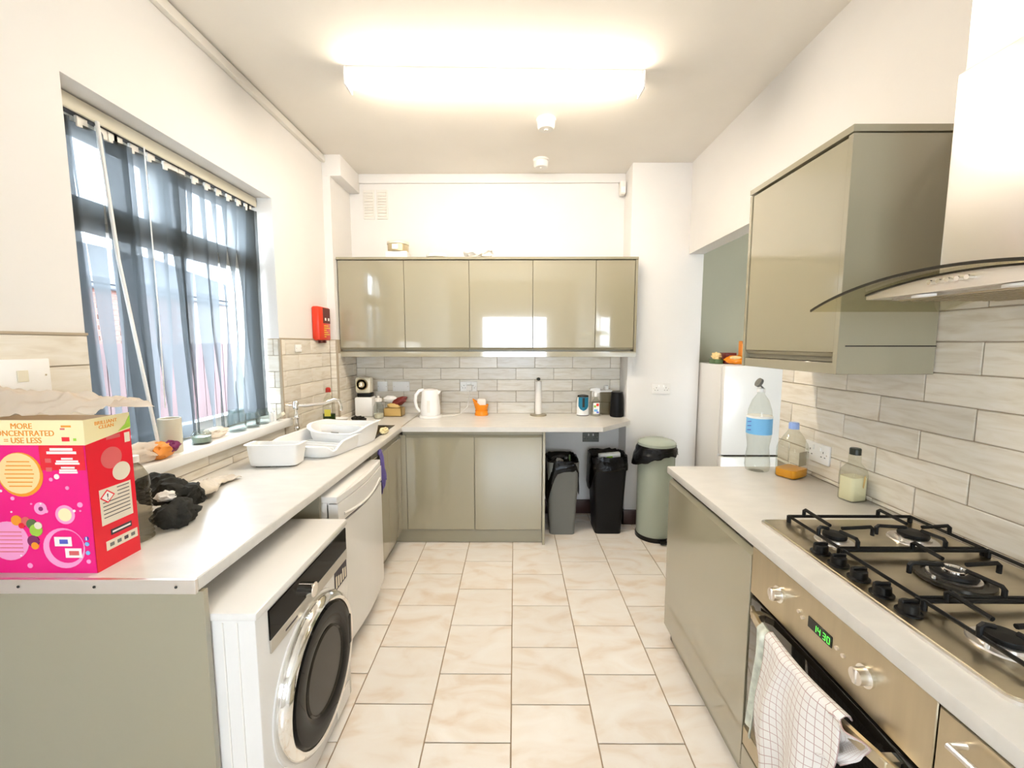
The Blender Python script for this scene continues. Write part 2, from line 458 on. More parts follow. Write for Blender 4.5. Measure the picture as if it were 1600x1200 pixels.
# pier side return
# left wall: near piece, under sill, beyond window, step return
bed(wl, XL, XL + .005, .2, WY0, W - .04, TZ); tile_field(wl, 'x', XL + G, .2, WY0 - .001, W, TZ - .004, TZ - .004, WY0 - TL * .4, math.pi / 2)
bed(wl, XL, XL + .005, WY0, WY1, W - .04, WZ0); tile_field(wl, 'x', XL + G, WY0 + .001, WY1, W, WZ0, TZ - .004, WY1, math.pi / 2)
bed(wl, XL, XL + .005, WY1, YS, W - .04, TZ); tile_field(wl, 'x', XL + G, WY1 + .006, YS - .010, W, TZ - .004, TZ - .004, 2.80, math.pi / 2)
bed(wl, XL, XL2, YS - .005, YS, W - .04, TZ); tile_field(wl, 'y', YS - G, XL + .009, XL2 - .002, W, TZ - .004, TZ - .004, XL - .1, 0)
bed(wl, XL2, XL2 + .005, YS, YB, W - .04, TZ); tile_field(wl, 'x', XL2 + G, YS + .004, YB - .01, W, 1.456, TZ - .004, 3.42, math.pi / 2)
# far window reveal tiles
bed(wl, XL - .20, XL, WY1 - .005, WY1, 1.06, TZ); tile_field(wl, 'y', WY1 - G, XL - .2, XL - .002, 1.06, TZ - .004, TZ - .004, XL - .2, 0)
# metal edge beads
for nm, args in (('tile_edge_bead', (XL - .002, XL + .012, WY1 - .010, WY1 + .004, W, TZ)), ('tile_edge_bead', (XL2 - .004, XL2 + .010, YS - .011, YS + .002, W, TZ)),
                 ('tile_edge_bead', (XL, XL + .011, .2, WY0, TZ - .004, TZ + .004)), ('tile_edge_bead', (XL, XL + .011, WY1, YS, TZ - .004, TZ + .004))):
    B(*args).build(nm, 'wall_grout', wl)

# ------------------------------------------------------------------ window, sill, outside
wx = XL - .165
win = bpy.data.objects.new('window_1', None); COL.objects.link(win); win.location = (wx, 2.0, WZ0); ROOT[win.name] = (wx, 2.0, WZ0); win['kind'] = 'structure'
FZ0, FZ1, TRZ = WZ0 + .05, WZ1, 2.02
b = MB()
b.box(wx - .07, wx, WY0, WY1, FZ1 - .085, FZ1, bev=.006); b.box(wx - .07, wx, WY0, WY1, FZ0, FZ0 + .07, bev=.006)
b.box(wx - .07, wx, WY0, WY0 + .07, FZ0, FZ1, bev=.006); b.box(wx - .07, wx, WY1 - .07, WY1, FZ0, FZ1, bev=.006)
b.build('window_frame', 'pvc_frame', win)
B(wx - .07, wx + .012, WY0 + .05, WY1 - .05, TRZ - .055, TRZ + .055, bev=.008).build('transom', 'pvc_frame', win)
B(wx - .07, wx, 1.97, 2.03, TRZ + .05, FZ1 - .08, bev=.006).build('mullion', 'pvc_frame', win)
for (p, q, r_, s_) in ((WY0 + .06, WY1 - .06, FZ0 + .06, TRZ - .05), (WY0 + .06, 1.975, TRZ + .05, FZ1 - .08), (2.025, WY1 - .06, TRZ + .05, FZ1 - .08)):
    B(wx - .04, wx - .034, p, q, r_, s_).build('pane', 'window_glass', win)
B(wx, wx + .02, 1.64, 1.70, TRZ - .02, TRZ + .0, bev=.004).build('catch', 'white_plastic', win)
struct(B(XL - .19, XL + .045, WY0 - .05, WY1 + .035, WZ0, 1.06, bev=.008).build('trim_4', 'bright_white'))   # window sill

struct(B(-14, XL - T, -6, 14, -.2, -.05).build('ground_outside', 'ground_grey'))
fr = thing('garden_fence', 'brown board garden fence seen through the window blinds', 'fence', (-3.3, 4.0, -.05))
y = 1.4
while y < 7.4:
    h = 1.535 + random.uniform(-.01, .01)
    B(-3.32 + random.uniform(-.006, .006), -3.30, y, y + .142, -.05, h).build('board', 'fence_wood', fr); y += .15
B(-3.37, -3.32, 1.4, 7.4, .4, .48).build('rail', 'fence_wood', fr); B(-3.37, -3.32, 1.4, 7.4, 1.25, 1.33).build('rail', 'fence_wood', fr)
hs = thing('brick_outhouse', 'red brick outhouse with sloping dark roof outside the window', 'building', (-6.2, 6.0, -.05))
B(-6.6, -6.21, 2.6, 11.0, -.05, 2.45).build('wall', 'mortar', hs)
B(-9.5, -6.6, 10.6, 11.0, -.05, 2.45).build('side_wall', 'mortar', hs)
bp0 = None; zz = 1.50; row = 0
while zz < 2.42:
    yy = 2.7 + (.115 if row % 2 else 0)
    while yy < 7.6:
        if bp0 is None:
            bp0 = B(-6.215, -6.195, yy, yy + .215, zz, zz + .068).build('brick', 'brick_red', hs); b0 = Vector((0, yy, zz))
        else:
            o = bp0.copy(); COL.objects.link(o); o.parent = hs; o.location = Vector((0, yy, zz)) - b0
        yy += .227
    zz += .079; row += 1
MB().prism([(-6.05, 2.42), (-6.05, 2.50), (-9.5, 3.75), (-9.5, 3.67)], 'y', 2.3, 11.2).build('roof', 'roof_dark', hs)
MB().tube([(-6.12, 2.4, 2.40), (-6.12, 11.1, 2.36)], .05, 10).build('gutter', 'roof_dark', hs)

# vertical blind: rail, hangers, slats each hanging with its own twist
bx = XL - .105
vb = thing('vertical_blind', 'charcoal fabric vertical blind with twisted slats hanging in the window', 'blind', (bx, 2.0, 1.07))
B(bx - .022, bx + .022, WY0 + .015, WY1 - .015, WZ1 - .058, WZ1 - .006, bev=.004).build('headrail', 'cream_plastic', vb)
B(bx - .014, bx + .014, WY0 + .02, WY1 - .02, WZ1 - .0605, WZ1 - .0575).build('rail_slot', 'dark_gap', vb)
slat_set = [  # (position, top, middle, bottom angle from the window plane, drift at the foot)
    (1.475, -30, -26, -24, .05), (1.468, -22, -16, -14, .045), (1.575, -12, 14, 36, .05), (1.648, 42, 50, 24, .03), (1.690, -24, -10, -18, .03), (1.712, -30, -22, -26, .03),
    (1.782, -20, -8, 30, .01), (1.862, -20, -4, 36, 0), (1.945, -18, -16, -6, .01), (1.985, -26, 20, 40, .0), (2.028, -18, 16, 42, -.01), (2.110, -16, -6, 30, .02),
    (2.192, -16, 10, 44, 0), (2.272, -16, 34, -4, .01), (2.352, -18, 38, -10, 0), (2.432, -18, 30, -16, 0), (2.505, -24, -20, -26, 0), (2.525, -34, -30, -32, 0)]
slat_y = [q[0] for q in slat_set]; slat_a = [q[1:4] for q in slat_set]; slat_dy = [q[4] for q in slat_set]
for sy, (a0, am, a1), dy in zip(slat_y, slat_a, slat_dy):
    zt, zb_ = WZ1 - .085, 1.085
    hw = .0445
    def fn(u, v, sy=sy, a0=a0, am=am, a1=a1, dy=dy):
        p_, q_, t = (a0, am, v * 2) if v < .5 else (am, a1, v * 2 - 1); t = t * t * (3 - 2 * t)
        a = R(p_ + (q_ - p_) * t); w_ = (u - .5) * 2 * hw
        bow = .006 * (1 - (2 * u - 1) ** 2)
        return (bx - w_ * math.sin(a) + bow * math.cos(a), sy + dy * v + w_ * math.cos(a) + bow * math.sin(a), zt + (zb_ - zt) * v)
    MB().grid(fn, 6, 22).build('slat', 'blind_fabric', vb)
    B(bx - .006, bx + .006, sy - .02, sy + .02, zt - .012, WZ1 - .058, bev=.002, seg=1).build('hanger', 'white_plastic', vb)
# control wand
MB().tube([(bx + .035, 1.60, WZ1 - .06), (bx + .05, 1.62, 1.85), (bx + .085, 1.69, 1.10)], .0065, 8).build('wand', 'bright_white', vb)
MB().tube([(bx + .03, 1.80, WZ1 - .06), (bx + .035, 1.80, 1.6), (bx + .03, 1.80, 1.25)], .0025, 6).build('cord', 'bright_white', vb)

# ------------------------------------------------------------------ ceiling fittings
lt = thing('batten_light', 'long glowing fluorescent batten light on the ceiling', 'ceiling light', (-.10, 2.36, ZC))
LM = Matrix.Translation((-.10, 2.345, 0)) @ Matrix.Rotation(R(1.6), 4, 'Z')
L2 = .77
MB().box(-L2, L2, -.050, .050, ZC - .042, ZC, bev=.004).build('housing', 'white_plastic', lt, M=LM)
prof = [(-.052, ZC - .038)] + [(.052 * math.cos(math.pi + t * math.pi / 8), ZC - .042 + .036 * math.sin(math.pi + t * math.pi / 8)) for t in range(9)] + [(.052, ZC - .038)]
MB().prism(prof, 'x', -L2, L2).build('diffuser', 'lamp_diffuser', lt, M=LM)
for s in (-1, 1):
    MB().box(min(s * L2, s * (L2 + .012)), max(s * L2, s * (L2 + .012)), -.052, .052, ZC - .09, ZC, bev=.003).build('end_cap', 'bright_white', lt, M=LM)
def alarm(x, y, lab):
    a = thing('smoke_alarm', lab, 'smoke alarm', (x, y, ZC), 'round white alarms on the ceiling')
    MB().lathe([(.062, ZC), (.062, ZC - .012), (.056, ZC - .016)], (x, y, 0), 32).build('base', 'white_plastic', a)
    MB().lathe([(.056, ZC - .014), (.055, ZC - .048), (.046, ZC - .060), (0, ZC - .062)], (x, y, 0), 32).build('cover', 'white_plastic', a)
    MB().lathe([(.012, ZC - .060), (.012, ZC - .066), (0, ZC - .067)], (x, y, 0), 16).build('button', 'trim_white', a)
    return a
alarm(.20, 2.80, 'round white smoke alarm on the ceiling nearer to the batten light')
alarm(.205, 3.38, 'round white smoke alarm on the ceiling nearer to the back wall')
pr = thing('motion_sensor', 'small white corner motion sensor high beside the pier', 'sensor', (.90, 3.60, 2.78))
MB().box(.872, .922, 3.575, 3.64, 2.76, 2.87, bev=.012).build('housing', 'white_plastic', pr)
MB().box(.878, .916, 3.571, 3.58, 2.775, 2.82, bev=.004).build('lens', 'bright_white', pr)
for i, (x0, x1, lb) in enumerate(((-1.285, -1.190, 'left white louvred air vent high on the back wall'), (-1.172, -1.077, 'right white louvred air vent high on the back wall'))):
    v = thing('air_vent', lb, 'vent', ((x0 + x1) / 2, YB, 2.58), 'louvred vents on the back wall')
    B(x0, x1, YB - .008, YB, 2.585, 2.825, bev=.003, seg=1).build('plate', 'trim_white', v)
    for k in range(9):
        z = 2.605 + k * .0235
        MB().prism([(YB - .008, z), (YB - .016, z + .004), (YB - .008, z + .014)], 'x', x0 + .012, x1 - .012).build('louvre', 'trim_white', v)

# ------------------------------------------------------------------ sockets and switches
def plate(name, label, cat, c, wdt, hgt, rotz, kind, m='bright_white', group=None):
    """front plate built facing -y at the origin, then turned"""
    t = thing(name, label, cat, c, group); M = Matrix.Translation(c) @ Matrix.Rotation(rotz, 4, 'Z')
    MB().box(-wdt / 2, wdt / 2, -.010, 0, -hgt / 2, hgt / 2, bev=.003).build('faceplate', m, t, M=M)
    def bit(nm, x, z, w_, h_, mm, d=.0125): MB().box(x - w_ / 2, x + w_ / 2, -d, -.009, z - h_ / 2, z + h_ / 2, bev=.0012, seg=1).build(nm, mm, t, M=M)
    if kind == 'double':
        for s in (-1, 1):
            bit('rocker', s * wdt * .14, hgt * .26, .012, .02, 'bright_white', .014)
            cx = s * wdt * .27
            bit('pin_slot', cx, hgt * .10, .005, .010, 'dark_gap', .0104); bit('pin_slot', cx - .011, -hgt * .14, .009, .005, 'dark_gap', .0104); bit('pin_slot', cx + .011, -hgt * .14, .009, .005, 'dark_gap', .0104)
    elif kind == 'single':
        bit('rocker', 0, 0, .018, .03, 'bright_white', .014)
    elif kind == 'outlet':
        bit('outlet', 0, 0, .028, .034, 'cream_plastic', .013)
    elif kind == 'blank':
        pass
    for s in (-1, 1): bit('screw', s * wdt * .41, 0, .006, .006, 'steel', .0106)
    return t
plate('wall_socket', 'white double socket on tiles beside the washing-soda bottle'.replace('washing-soda', 'amber juice'), 'socket', (XR - .0105, 1.87, 1.035), .150, .088, -math.pi / 2, 'double')
plate('cooker_outlet', 'large white outlet plate on left tiles above the pink box', 'outlet plate', (XL + .0105, 1.205, 1.435), .150, .100, math.pi / 2, 'outlet')
plate('wall_switch', 'small white square switch beside the cream dial appliance', 'switch', (-1.165, YB - .0105, 1.155), .086, .086, 0, 'single')
plate('wall_socket', 'white double socket between square switch and kettle', 'socket', (-1.00, YB - .0105, 1.155), .148, .086, 0, 'blank')
plate('wall_socket', 'white double socket right of the kettle with cable plugged in', 'socket', (-.405, YB - .0105, 1.155), .148, .086, 0, 'double')
plate('wall_socket', 'faint white double socket on the white pier above the bins', 'socket', (1.21, YP - .0005, 1.16), .146, .086, 0, 'double', 'wall_paint')
plate('wall_socket', 'grey double socket low in the bin recess under the worktop', 'socket', (.68, YB - .0005, .70), .146, .086, 0, 'double', 'bin_grey')
plate('wall_switch', 'tiny white spur switch on tiles right of the window', 'switch', (XL + .0105, 2.78, 1.50), .075, .050, math.pi / 2, 'blank')

# fire blanket holder on the left wall
fb = thing('fire_blanket', 'red fire blanket box with yellow print on the left wall', 'fire blanket', (XL + .03, 3.10, 1.54))
B(XL, XL + .055, 3.01, 3.20, 1.555, 1.80, bev=.014).build('case', 'red_plastic', fb)
B(XL + .052, XL + .0565, 3.075, 3.19, 1.68, 1.792, bev=.001, seg=1).build('dark_label', 'red_dark', fb)
for k in range(6): B(XL + .055, XL + .0568, 3.085, 3.085 + .03 + .08 * ((k * 37) % 10) / 10, 1.578 + k * .016, 1.585 + k * .016).build('print_line', 'yellow_print', fb)
for yy in (3.10, 3.15): B(XL + .0565, XL + .058, yy, yy + .022, 1.70, 1.72).build('print_mark', 'white_print', fb)
MB().box(XL + .015, XL + .04, 3.07, 3.10, 1.535, 1.56, bev=.002).build('pull_tab', 'red_dark', fb); MB().box(XL + .015, XL + .04, 3.12, 3.15, 1.535, 1.56, bev=.002).build('pull_tab', 'red_dark', fb)

# ------------------------------------------------------------------ worktops
wlx = -.838
t = thing('worktop', 'long pale worktop under the window with screwed end strip', 'worktop', (-1.15, 2.0, W - WT))
# left run around the sink cut-out
SX0, SX1, SY0, SY1 = -1.33, -.925, 2.62, 3.07
b = MB()
b.box(XL, SX0, 1.036, YB, W - WT, W - .0005, bev=0); b.box(SX1, wlx, 1.036, 3.03, W - WT, W); b.box(SX0, SX1, 1.036, SY0, W - WT, W); b.box(SX0, SX1, SY1, YB, W - WT, W)
b.box(SX1, -.84, 3.03, YB, W - WT, W)
b.build('slab', 'worktop', t)
B(wlx - .004, wlx + .004, 1.036, 3.03, W - WT, W - .001, bev=.003).build('front_edge', 'worktop', t)
B(XL + .01, wlx + .004, 1.026, 1.036, W - WT - .004, W + .0005, bev=.001, seg=1).build('end_strip', 'steel_bright', t)
for x in (-1.30, -1.10, -.885): MB().cyl((x, 1.0265, W - .019), (x, 1.0245, W - .019), .0035, 12).build('screw', 'dark_gap', t)
t = thing('worktop', 'pale worktop along the back wall with cut-off corner', 'worktop', (0, 3.35, W - WT))
MB().prism([(-.8395, 3.03), (.655, 3.03), (XP, 3.30), (XP, YB), (-.8395, YB)], 'z', W - WT, W).build('slab', 'worktop', t)
B(-.843, -.836, 3.03, YB - .03, W - .0005, W + .0008).build('joint_strip', 'steel', t)
B(XP - .035, XP, 3.31, 3.42, W - WT - .022, W - WT).build('batten', 'trim_white', t)
t = thing('worktop', 'pale worktop holding the gas hob on the right', 'worktop', (1.1, 1.0, W - WT))
B(.77, XR - .006, -.6, 2.055, W - WT, W, bev=.004).build('slab', 'worktop', t)

# sink, tap
sk = thing('kitchen_sink', 'steel inset sink bowl in the left worktop by the corner', 'sink', (-1.13, 2.85, W - .16))
b = MB(); z0 = W - .16
b.box(SX0, SX1, SY0, SY1, z0, z0 + .004); b.box(SX0, SX0 + .006, SY0, SY1, z0, W); b.box(SX1 - .006, SX1, SY0, SY1, z0, W); b.box(SX0, SX1, SY0, SY0 + .006, z0, W); b.box(SX0, SX1, SY1 - .006, SY1, z0, W)
b.build('bowl', 'steel', sk)
b = MB(); e = .022
b.box(SX0 - e, SX1 + e, SY1 - .002, SY1 + e, W, W + .003, bev=.001, seg=1); b.box(SX0 - e, SX1 + e, SY0 - e, SY0 + .002, W, W + .003, bev=.001, seg=1); b.box(SX0 - e, SX0 + .002, SY0, SY1, W, W + .003, bev=.001, seg=1); b.box(SX1 - .002, SX1 + e, SY0, SY1, W, W + .003, bev=.001, seg=1)
b.build('rim', 'dark_panel', sk)
MB().lathe([(.035, z0 + .004), (.03, z0 + .008), (0, z0 + .006)], (-1.13, 2.85, 0), 20).build('waste', 'chrome', sk)
tp = thing('mixer_tap', 'chrome swan tap with ringed pillar behind the dish rack', 'tap', (-1.375, 2.60, W))
tx, ty = -1.385, 2.60
MB().lathe([(.026, W), (.026, W + .012), (.014, W + .02), (.013, W + .07), (.017, W + .075), (.017, W + .085), (.013, W + .09), (.013, W + .14), (.017, W + .145), (.017, W + .155), (.013, W + .16), (.013, W + .20), (.019, W + .206), (.019, W + .245), (.012, W + .255), (0, W + .256)], (tx, ty, 0), 20).build('pillar', 'chrome', tp)
MB().tube([(tx, ty, W + .225), (tx + .06, ty + .035, W + .222), (tx + .14, ty + .09, W + .228), (tx + .185, ty + .125, W + .245), (tx + .21, ty + .145, W + .24), (tx + .222, ty + .155, W + .20), (tx + .222, ty + .155, W + .17)], [.013, .012, .012, .013, .013, .012, .013], 12).build('spout', 'chrome', tp)
MB().tube([(tx - .012, ty, W + .225), (tx - .05, ty - .03, W + .23)], .007, 10).build('lever', 'chrome', tp)

# ------------------------------------------------------------------ base units
def gloss_door(parent, axis, plane, a0, a1, z0, z1, out, jpull=True, th=.018, name='door', m='grey_gloss'):
    """flat slab door with a finger groove along its top; axis = axis the door spans, out = sign of outward normal"""
    q0, q1 = (plane, plane + th * -out) if out > 0 else (plane, plane + th)
    lo, hi = min(q0, q1), max(q0, q1)
    if axis == 'x': return B(a0, a1, lo, hi, z0, z1, bev=.002, seg=1).build(name, m, parent)
    return B(lo, hi, a0, a1, z0, z1, bev=.002, seg=1).build(name, m, parent)

# end panel by the viewer
tag(B(XL + .006, -.826, 1.040, 1.058, .0, W - WT - .004, bev=.001, seg=1).build('end_panel', 'grey_gloss'), 'tall grey gloss end panel closing the left worktop run', 'panel')
tag(B(-1.40, -.862, 1.772, 1.790, .0, W - WT - .001, bev=.001, seg=1).build('support_panel', 'grey_carcass'), 'dark grey support panel between washing machine and dishwasher', 'panel')
# left run cabinet before the corner
lc = thing('base_cabinet', 'dark grey gloss base cabinet below the sink', 'cabinet', (-1.1, 2.72, 0))
B(XL + .01, -.868, 2.425, 3.03, .10, W - .175).build('carcass', 'grey_carcass', lc)
B(-.868, -.850, 2.425, 2.722, .115, .835, bev=.002, seg=1).build('door', 'grey_gloss', lc); B(-.868, -.850, 2.726, 3.045, .115, .835, bev=.002, seg=1).build('door', 'grey_gloss', lc)
B(-.868, -.858, 2.425, 3.045, .742, .878).build('finger_rail', 'grey_carcass', lc)
B(-.925, -.910, 2.425, 3.09, 0, .10).build('plinth', 'grey_gloss', lc)
bc = thing('base_cabinet', 'olive grey two-door base cabinet under the back worktop', 'cabinet', (-.3, 3.35, 0))
B(-.84, .21, 3.070, YB - .02, .10, W - WT - .002).build('carcass', 'grey_carcass', bc)
for (a, c_) in ((-.812, -.303), (-.299, .206)):
    dd = B(a, c_, 3.050, 3.068, .118, .835, bev=.002, seg=1).build('door', 'grey_gloss', bc)
    MB().prism([(3.050, .835), (3.062, .850), (3.068, .850), (3.068, .835)], 'x', a, c_).build('finger_groove', 'grey_gloss', dd)
B(-.868, -.815, 3.052, 3.068, .118, .850).build('corner_post', 'grey_gloss', bc)
B(-.84, .21, 3.066, 3.070, .853, .878).build('top_rail', 'grey_gloss', bc)
B(-.91, .21, 3.090, 3.106, 0, .112).build('plinth', 'grey_gloss', bc)
tag(B(.211, .230, 3.045, YB - .021, 0, W - WT - .001, bev=.001, seg=1).build('end_panel', 'grey_gloss'), 'narrow grey end panel beside the grey bin', 'panel')

# right run
RX = .782
rc = thing('base_cabinet', 'light-catching grey gloss base cabinet at the end of the hob worktop', 'cabinet', (1.05, 1.68, 0))
B(RX + .02, XR - .01, 1.315, 2.045, .085, W - WT - .002).build('carcass', 'grey_carcass', rc)
dd = B(RX, RX + .018, 1.315, 2.05, .075, .835, bev=.002, seg=1).build('door', 'grey_gloss', rc)
MB().prism([(RX, .835), (RX + .014, .852), (RX + .018, .852), (RX + .018, .835)], 'y', 1.315, 2.05).build('finger_groove', 'grey_gloss', dd)
B(RX + .016, RX + .02, 1.315, 2.045, .855, .879).build('top_rail', 'dark_panel', rc)
B(RX + .03, RX + .046, 1.315, 2.03, 0, .085).build('plinth', 'grey_gloss', rc)
B(RX + .03, XR - .02, 2.015, 2.03, 0, .085).build('plinth_return', 'grey_gloss', rc)

ov = thing('built_in_oven', 'stainless built-in oven with green clock and two knobs', 'oven', (1.05, 1.0, 0))
OY0, OY1 = .712, 1.311
B(RX + .03, XR - .02, OY0 + .005, OY1 - .005, .10, .875).build('casing', 'grey_carcass', ov)
B(RX, RX + .022, OY0, OY1, .712, .872, bev=.002, seg=1).build('control_panel', 'steel', ov)
od = B(RX + .002, RX + .026, OY0 + .004, OY1 - .004, .17, .703, bev=.003).build('door', 'oven_glass', ov)
B(RX - .001, RX + .004, OY0 + .004, OY1 - .004, .17, .235, bev=.002, seg=1).build('bottom_trim', 'steel', od)
B(RX, RX + .018, OY0, OY1, .085, .160, bev=.002, seg=1).build('lower_panel', 'grey_gloss', ov)
B(RX + .03, RX + .046, OY0, OY1, 0, .085).build('plinth', 'grey_gloss', ov)
for ky in (1.165, .862):
    kb = MB().cyl((RX + .001, ky, .795), (RX - .006, ky, .795), .024, 28).build('knob', 'chrome', ov)
    MB().cyl((RX - .004, ky, .795), (RX - .026, ky, .795), .018, 28).build('knob_grip', 'steel_bright', kb)
    B(RX - .030, RX - .010, ky - .005, ky + .005, .778, .812, bev=.003).build('knob_rib', 'steel_bright', kb)
cl = B(RX - .002, RX + .004, .962, 1.045, .782, .812, bev=.001, seg=1).build('clock', 'display_dark', ov)
# seven-segment style clock digits: 14:34
SEG = {'1': 'bc', '4': 'fgbc', '3': 'abgcd', '0': 'abcdef', '2': 'abged', '8': 'abcdefg', '5': 'afgcd'}
def digit(ch, y, z, s, par):
    L = {'a': (0, .5, 1, .1), 'd': (0, -.5, 1, .1), 'g': (0, 0, 1, .1), 'b': (.25, .25, .1, .5), 'c': (.25, -.25, .1, .5), 'f': (-.25, .25, .1, .5), 'e': (-.25, -.25, .1, .5)}
    b = MB()
    for k in SEG[ch]:
        dx, dz, w_, h_ = L[k]; w_ = .5 * s if w_ == 1 else .1 * s; h_ = h_ * s
        b.box(RX - .0028, RX - .0018, y - dx * s - w_ / 2, y - dx * s + w_ / 2, z + dz * s - h_ / 2, z + dz * s + h_ / 2)
    b.build('digit', 'display_green', par)
for ch, yy in zip('1430', (1.018, 1.004, .986, .972)): digit(ch, yy, .796, .016, cl)
for yy, zz in ((1.08, .800), (1.065, .792), (.945, .797), (.925, .793)): MB().cyl((RX + .001, yy, zz), (RX - .005, yy, zz), .005, 14).build('button', 'steel_bright', ov)
HZ = .672
hp = []
for k in range(15):
    u = k / 14; hp.append((RX - .018 - .040 * math.sin(math.pi * u) ** .8, OY1 - .035 - u * (OY1 - OY0 - .07), HZ))
b = MB()
for k in range(14):
    (x0, y0, _), (x1, y1, _) = hp[k], hp[k + 1]
    b.add([(x0, y0, HZ - .014), (x1, y1, HZ - .014), (x1, y1, HZ + .014), (x0, y0, HZ + .014), (x0 + .010, y0, HZ - .014), (x1 + .010, y1, HZ - .014), (x1 + .010, y1, HZ + .014), (x0 + .010, y0, HZ + .014)],
          [(0, 1, 2, 3), (4, 7, 6, 5), (3, 2, 6, 7), (0, 4, 5, 1)])
b.add([(hp[0][0], hp[0][1], HZ - .014), (hp[0][0], hp[0][1], HZ + .014), (hp[0][0] + .01, hp[0][1], HZ + .014), (hp[0][0] + .01, hp[0][1], HZ - .014)], [(0, 1, 2, 3)])
b.build('handle', 'steel', od)
for yy in (OY1 - .07, OY0 + .07): B(RX - .03, RX + .004, yy - .012, yy + .012, HZ - .012, HZ + .012, bev=.002, seg=1).build('handle_foot', 'steel', od)

dr = thing('drawer_unit', 'brushed grey drawer front with bar handle right of the oven', 'cabinet', (1.05, .35, 0))
B(RX + .02, XR - .01, .10, OY0 - .006, .085, W - WT - .002).build('carcass', 'grey_carcass', dr)
for (z0, z1) in ((.60, .868), (.34, .596), (.085, .336)):
    d_ = B(RX, RX + .018, .10, OY0 - .003, z0, z1, bev=.002, seg=1).build('drawer', 'steel', dr)
    MB().tube([(RX, OY0 - .05, z1 - .032), (RX - .03, OY0 - .05, z1 - .032), (RX - .03, .16, z1 - .032), (RX, .16, z1 - .032)], .006, 10).build('handle', 'steel_bright', d_)
B(RX + .03, RX + .046, .10, OY0, 0, .085).build('plinth', 'grey_gloss', dr)

# ------------------------------------------------------------------ gas hob
hb = thing('gas_hob', 'stainless five-burner gas hob with black cast-iron supports', 'hob', (1.12, 1.03, W))
HX0, HX1, HY0, HY1 = .850, 1.372, .655, 1.400
def rrect(x0, x1, y0, y1, r, n=6):
    out = []
    for cx, cy, a in ((x1 - r, y1 - r, 0), (x0 + r, y1 - r, 90), (x0 + r, y0 + r, 180), (x1 - r, y0 + r, 270)):
        out += [(cx + r * math.cos(R(a + 90 * k / n)), cy + r * math.sin(R(a + 90 * k / n))) for k in range(n + 1)]
    return out
MB().prism(rrect(HX0, HX1, HY0, HY1, .022), 'z', W, W + .007).build('rim', 'steel_bright', hb)
MB().prism(rrect(HX0 + .008, HX1 - .008, HY0 + .008, HY1 - .008, .016), 'z', W + .006, W + .0095).build('plate', 'steel', hb)
def burner(x, y, r, wok=False):
    g = MB().lathe([(r * 1.35, W + .0095), (r * 1.30, W + .013), (r * .95, W + .015), (r * .95, W + .022), (r * .6, W + .024), (0, W + .024)], (x, y, 0), 36).build('burner', 'steel_bright', hb)
    MB().lathe([(r * .80, W + .022), (r * .84, W + .028), (r * .80, W + .034), (0, W + .036)], (x, y, 0), 36).build('burner_cap', 'cast_iron', g)
    if wok:
        MB().lathe([(r * 1.42, W + .0125), (r * 1.40, W + .020), (r * 1.12, W + .021), (r * 1.1, W + .016)], (x, y, 0), 36).build('outer_ring', 'dark_panel', g)
        MB().lathe([(r * .5, W + .034), (r * .48, W + .04), (r * .36, W + .04), (r * .34, W + .034)], (x, y, 0), 30).build('inner_ring', 'chrome', g)
    MB().cyl((x - r * 1.15, y - .012, W + .01), (x - r * 1.15, y - .012, W + .028), .004, 8).build('igniter', 'white_plastic', g)
BUR = [(.985, 1.235, .038), (1.235, 1.245, .046), (1.130, 1.025, .055), (.985, .790, .040), (1.235, .80, .046)]
for k, (x, y, r) in enumerate(BUR): burner(x, y, r, k == 2)
def support(y0, y1, fx, spots):
    """frame of square bar with feet and fingers pointing at each burner"""
    x0, x1 = .935, 1.345; zt = W + .046; rb = .0055
    b = MB(); b.tube([(x0, y0, W + .03), (x1, y0, W + .03), (x1, y1, W + .03), (x0, y1, W + .03)], rb, 8, closed=True)
    for (x, y) in ((x0, y0), (x1, y0), (x1, y1), (x0, y1)): b.tube([(x, y, W + .0095), (x, y, W + .032)], .007, 8)
    o = b.build('pan_support', 'cast_iron', hb)
    for (bx_, by_, r) in spots:
        for dx, dy in ((1, 0), (-1, 0), (0, 1), (0, -1)):
            if dx: ex = x1 if dx > 0 else x0; ex = max(min(bx_ + dx * .115, x1), x0); ey = by_
            else: ex = bx_; ey = y1 if dy > 0 else y0
            ix, iy = bx_ + dx * r * .55, by_ + dy * r * .55
            MB().tube([(ex, ey, W + .028), (ex, ey, zt + .004), (ex - dx * .006, ey - dy * .006, zt + .009), (ix, iy, zt + .004)], rb, 8).build('finger', 'cast_iron', o)
support(1.150, 1.372, 0, BUR[0:2]); support(.915, 1.138, 0, BUR[2:3]); support(.680, .903, 0, BUR[3:5])
for (x, y) in ((.892, 1.165), (.892, 1.098), (.892, 1.030), (.892, .962), (.892, .893)):
    k_ = MB().lathe([(.025, W + .0095), (.025, W + .013), (.019, W + .015), (.018, W + .032), (.015, W + .035), (0, W + .035)], (x, y, 0), 28).build('knob', 'black_plastic', hb)
    B(x - .019, x + .019, y - .004, y + .004, W + .03, W + .041, bev=.002, seg=1).build('knob_rib', 'black_plastic', k_)

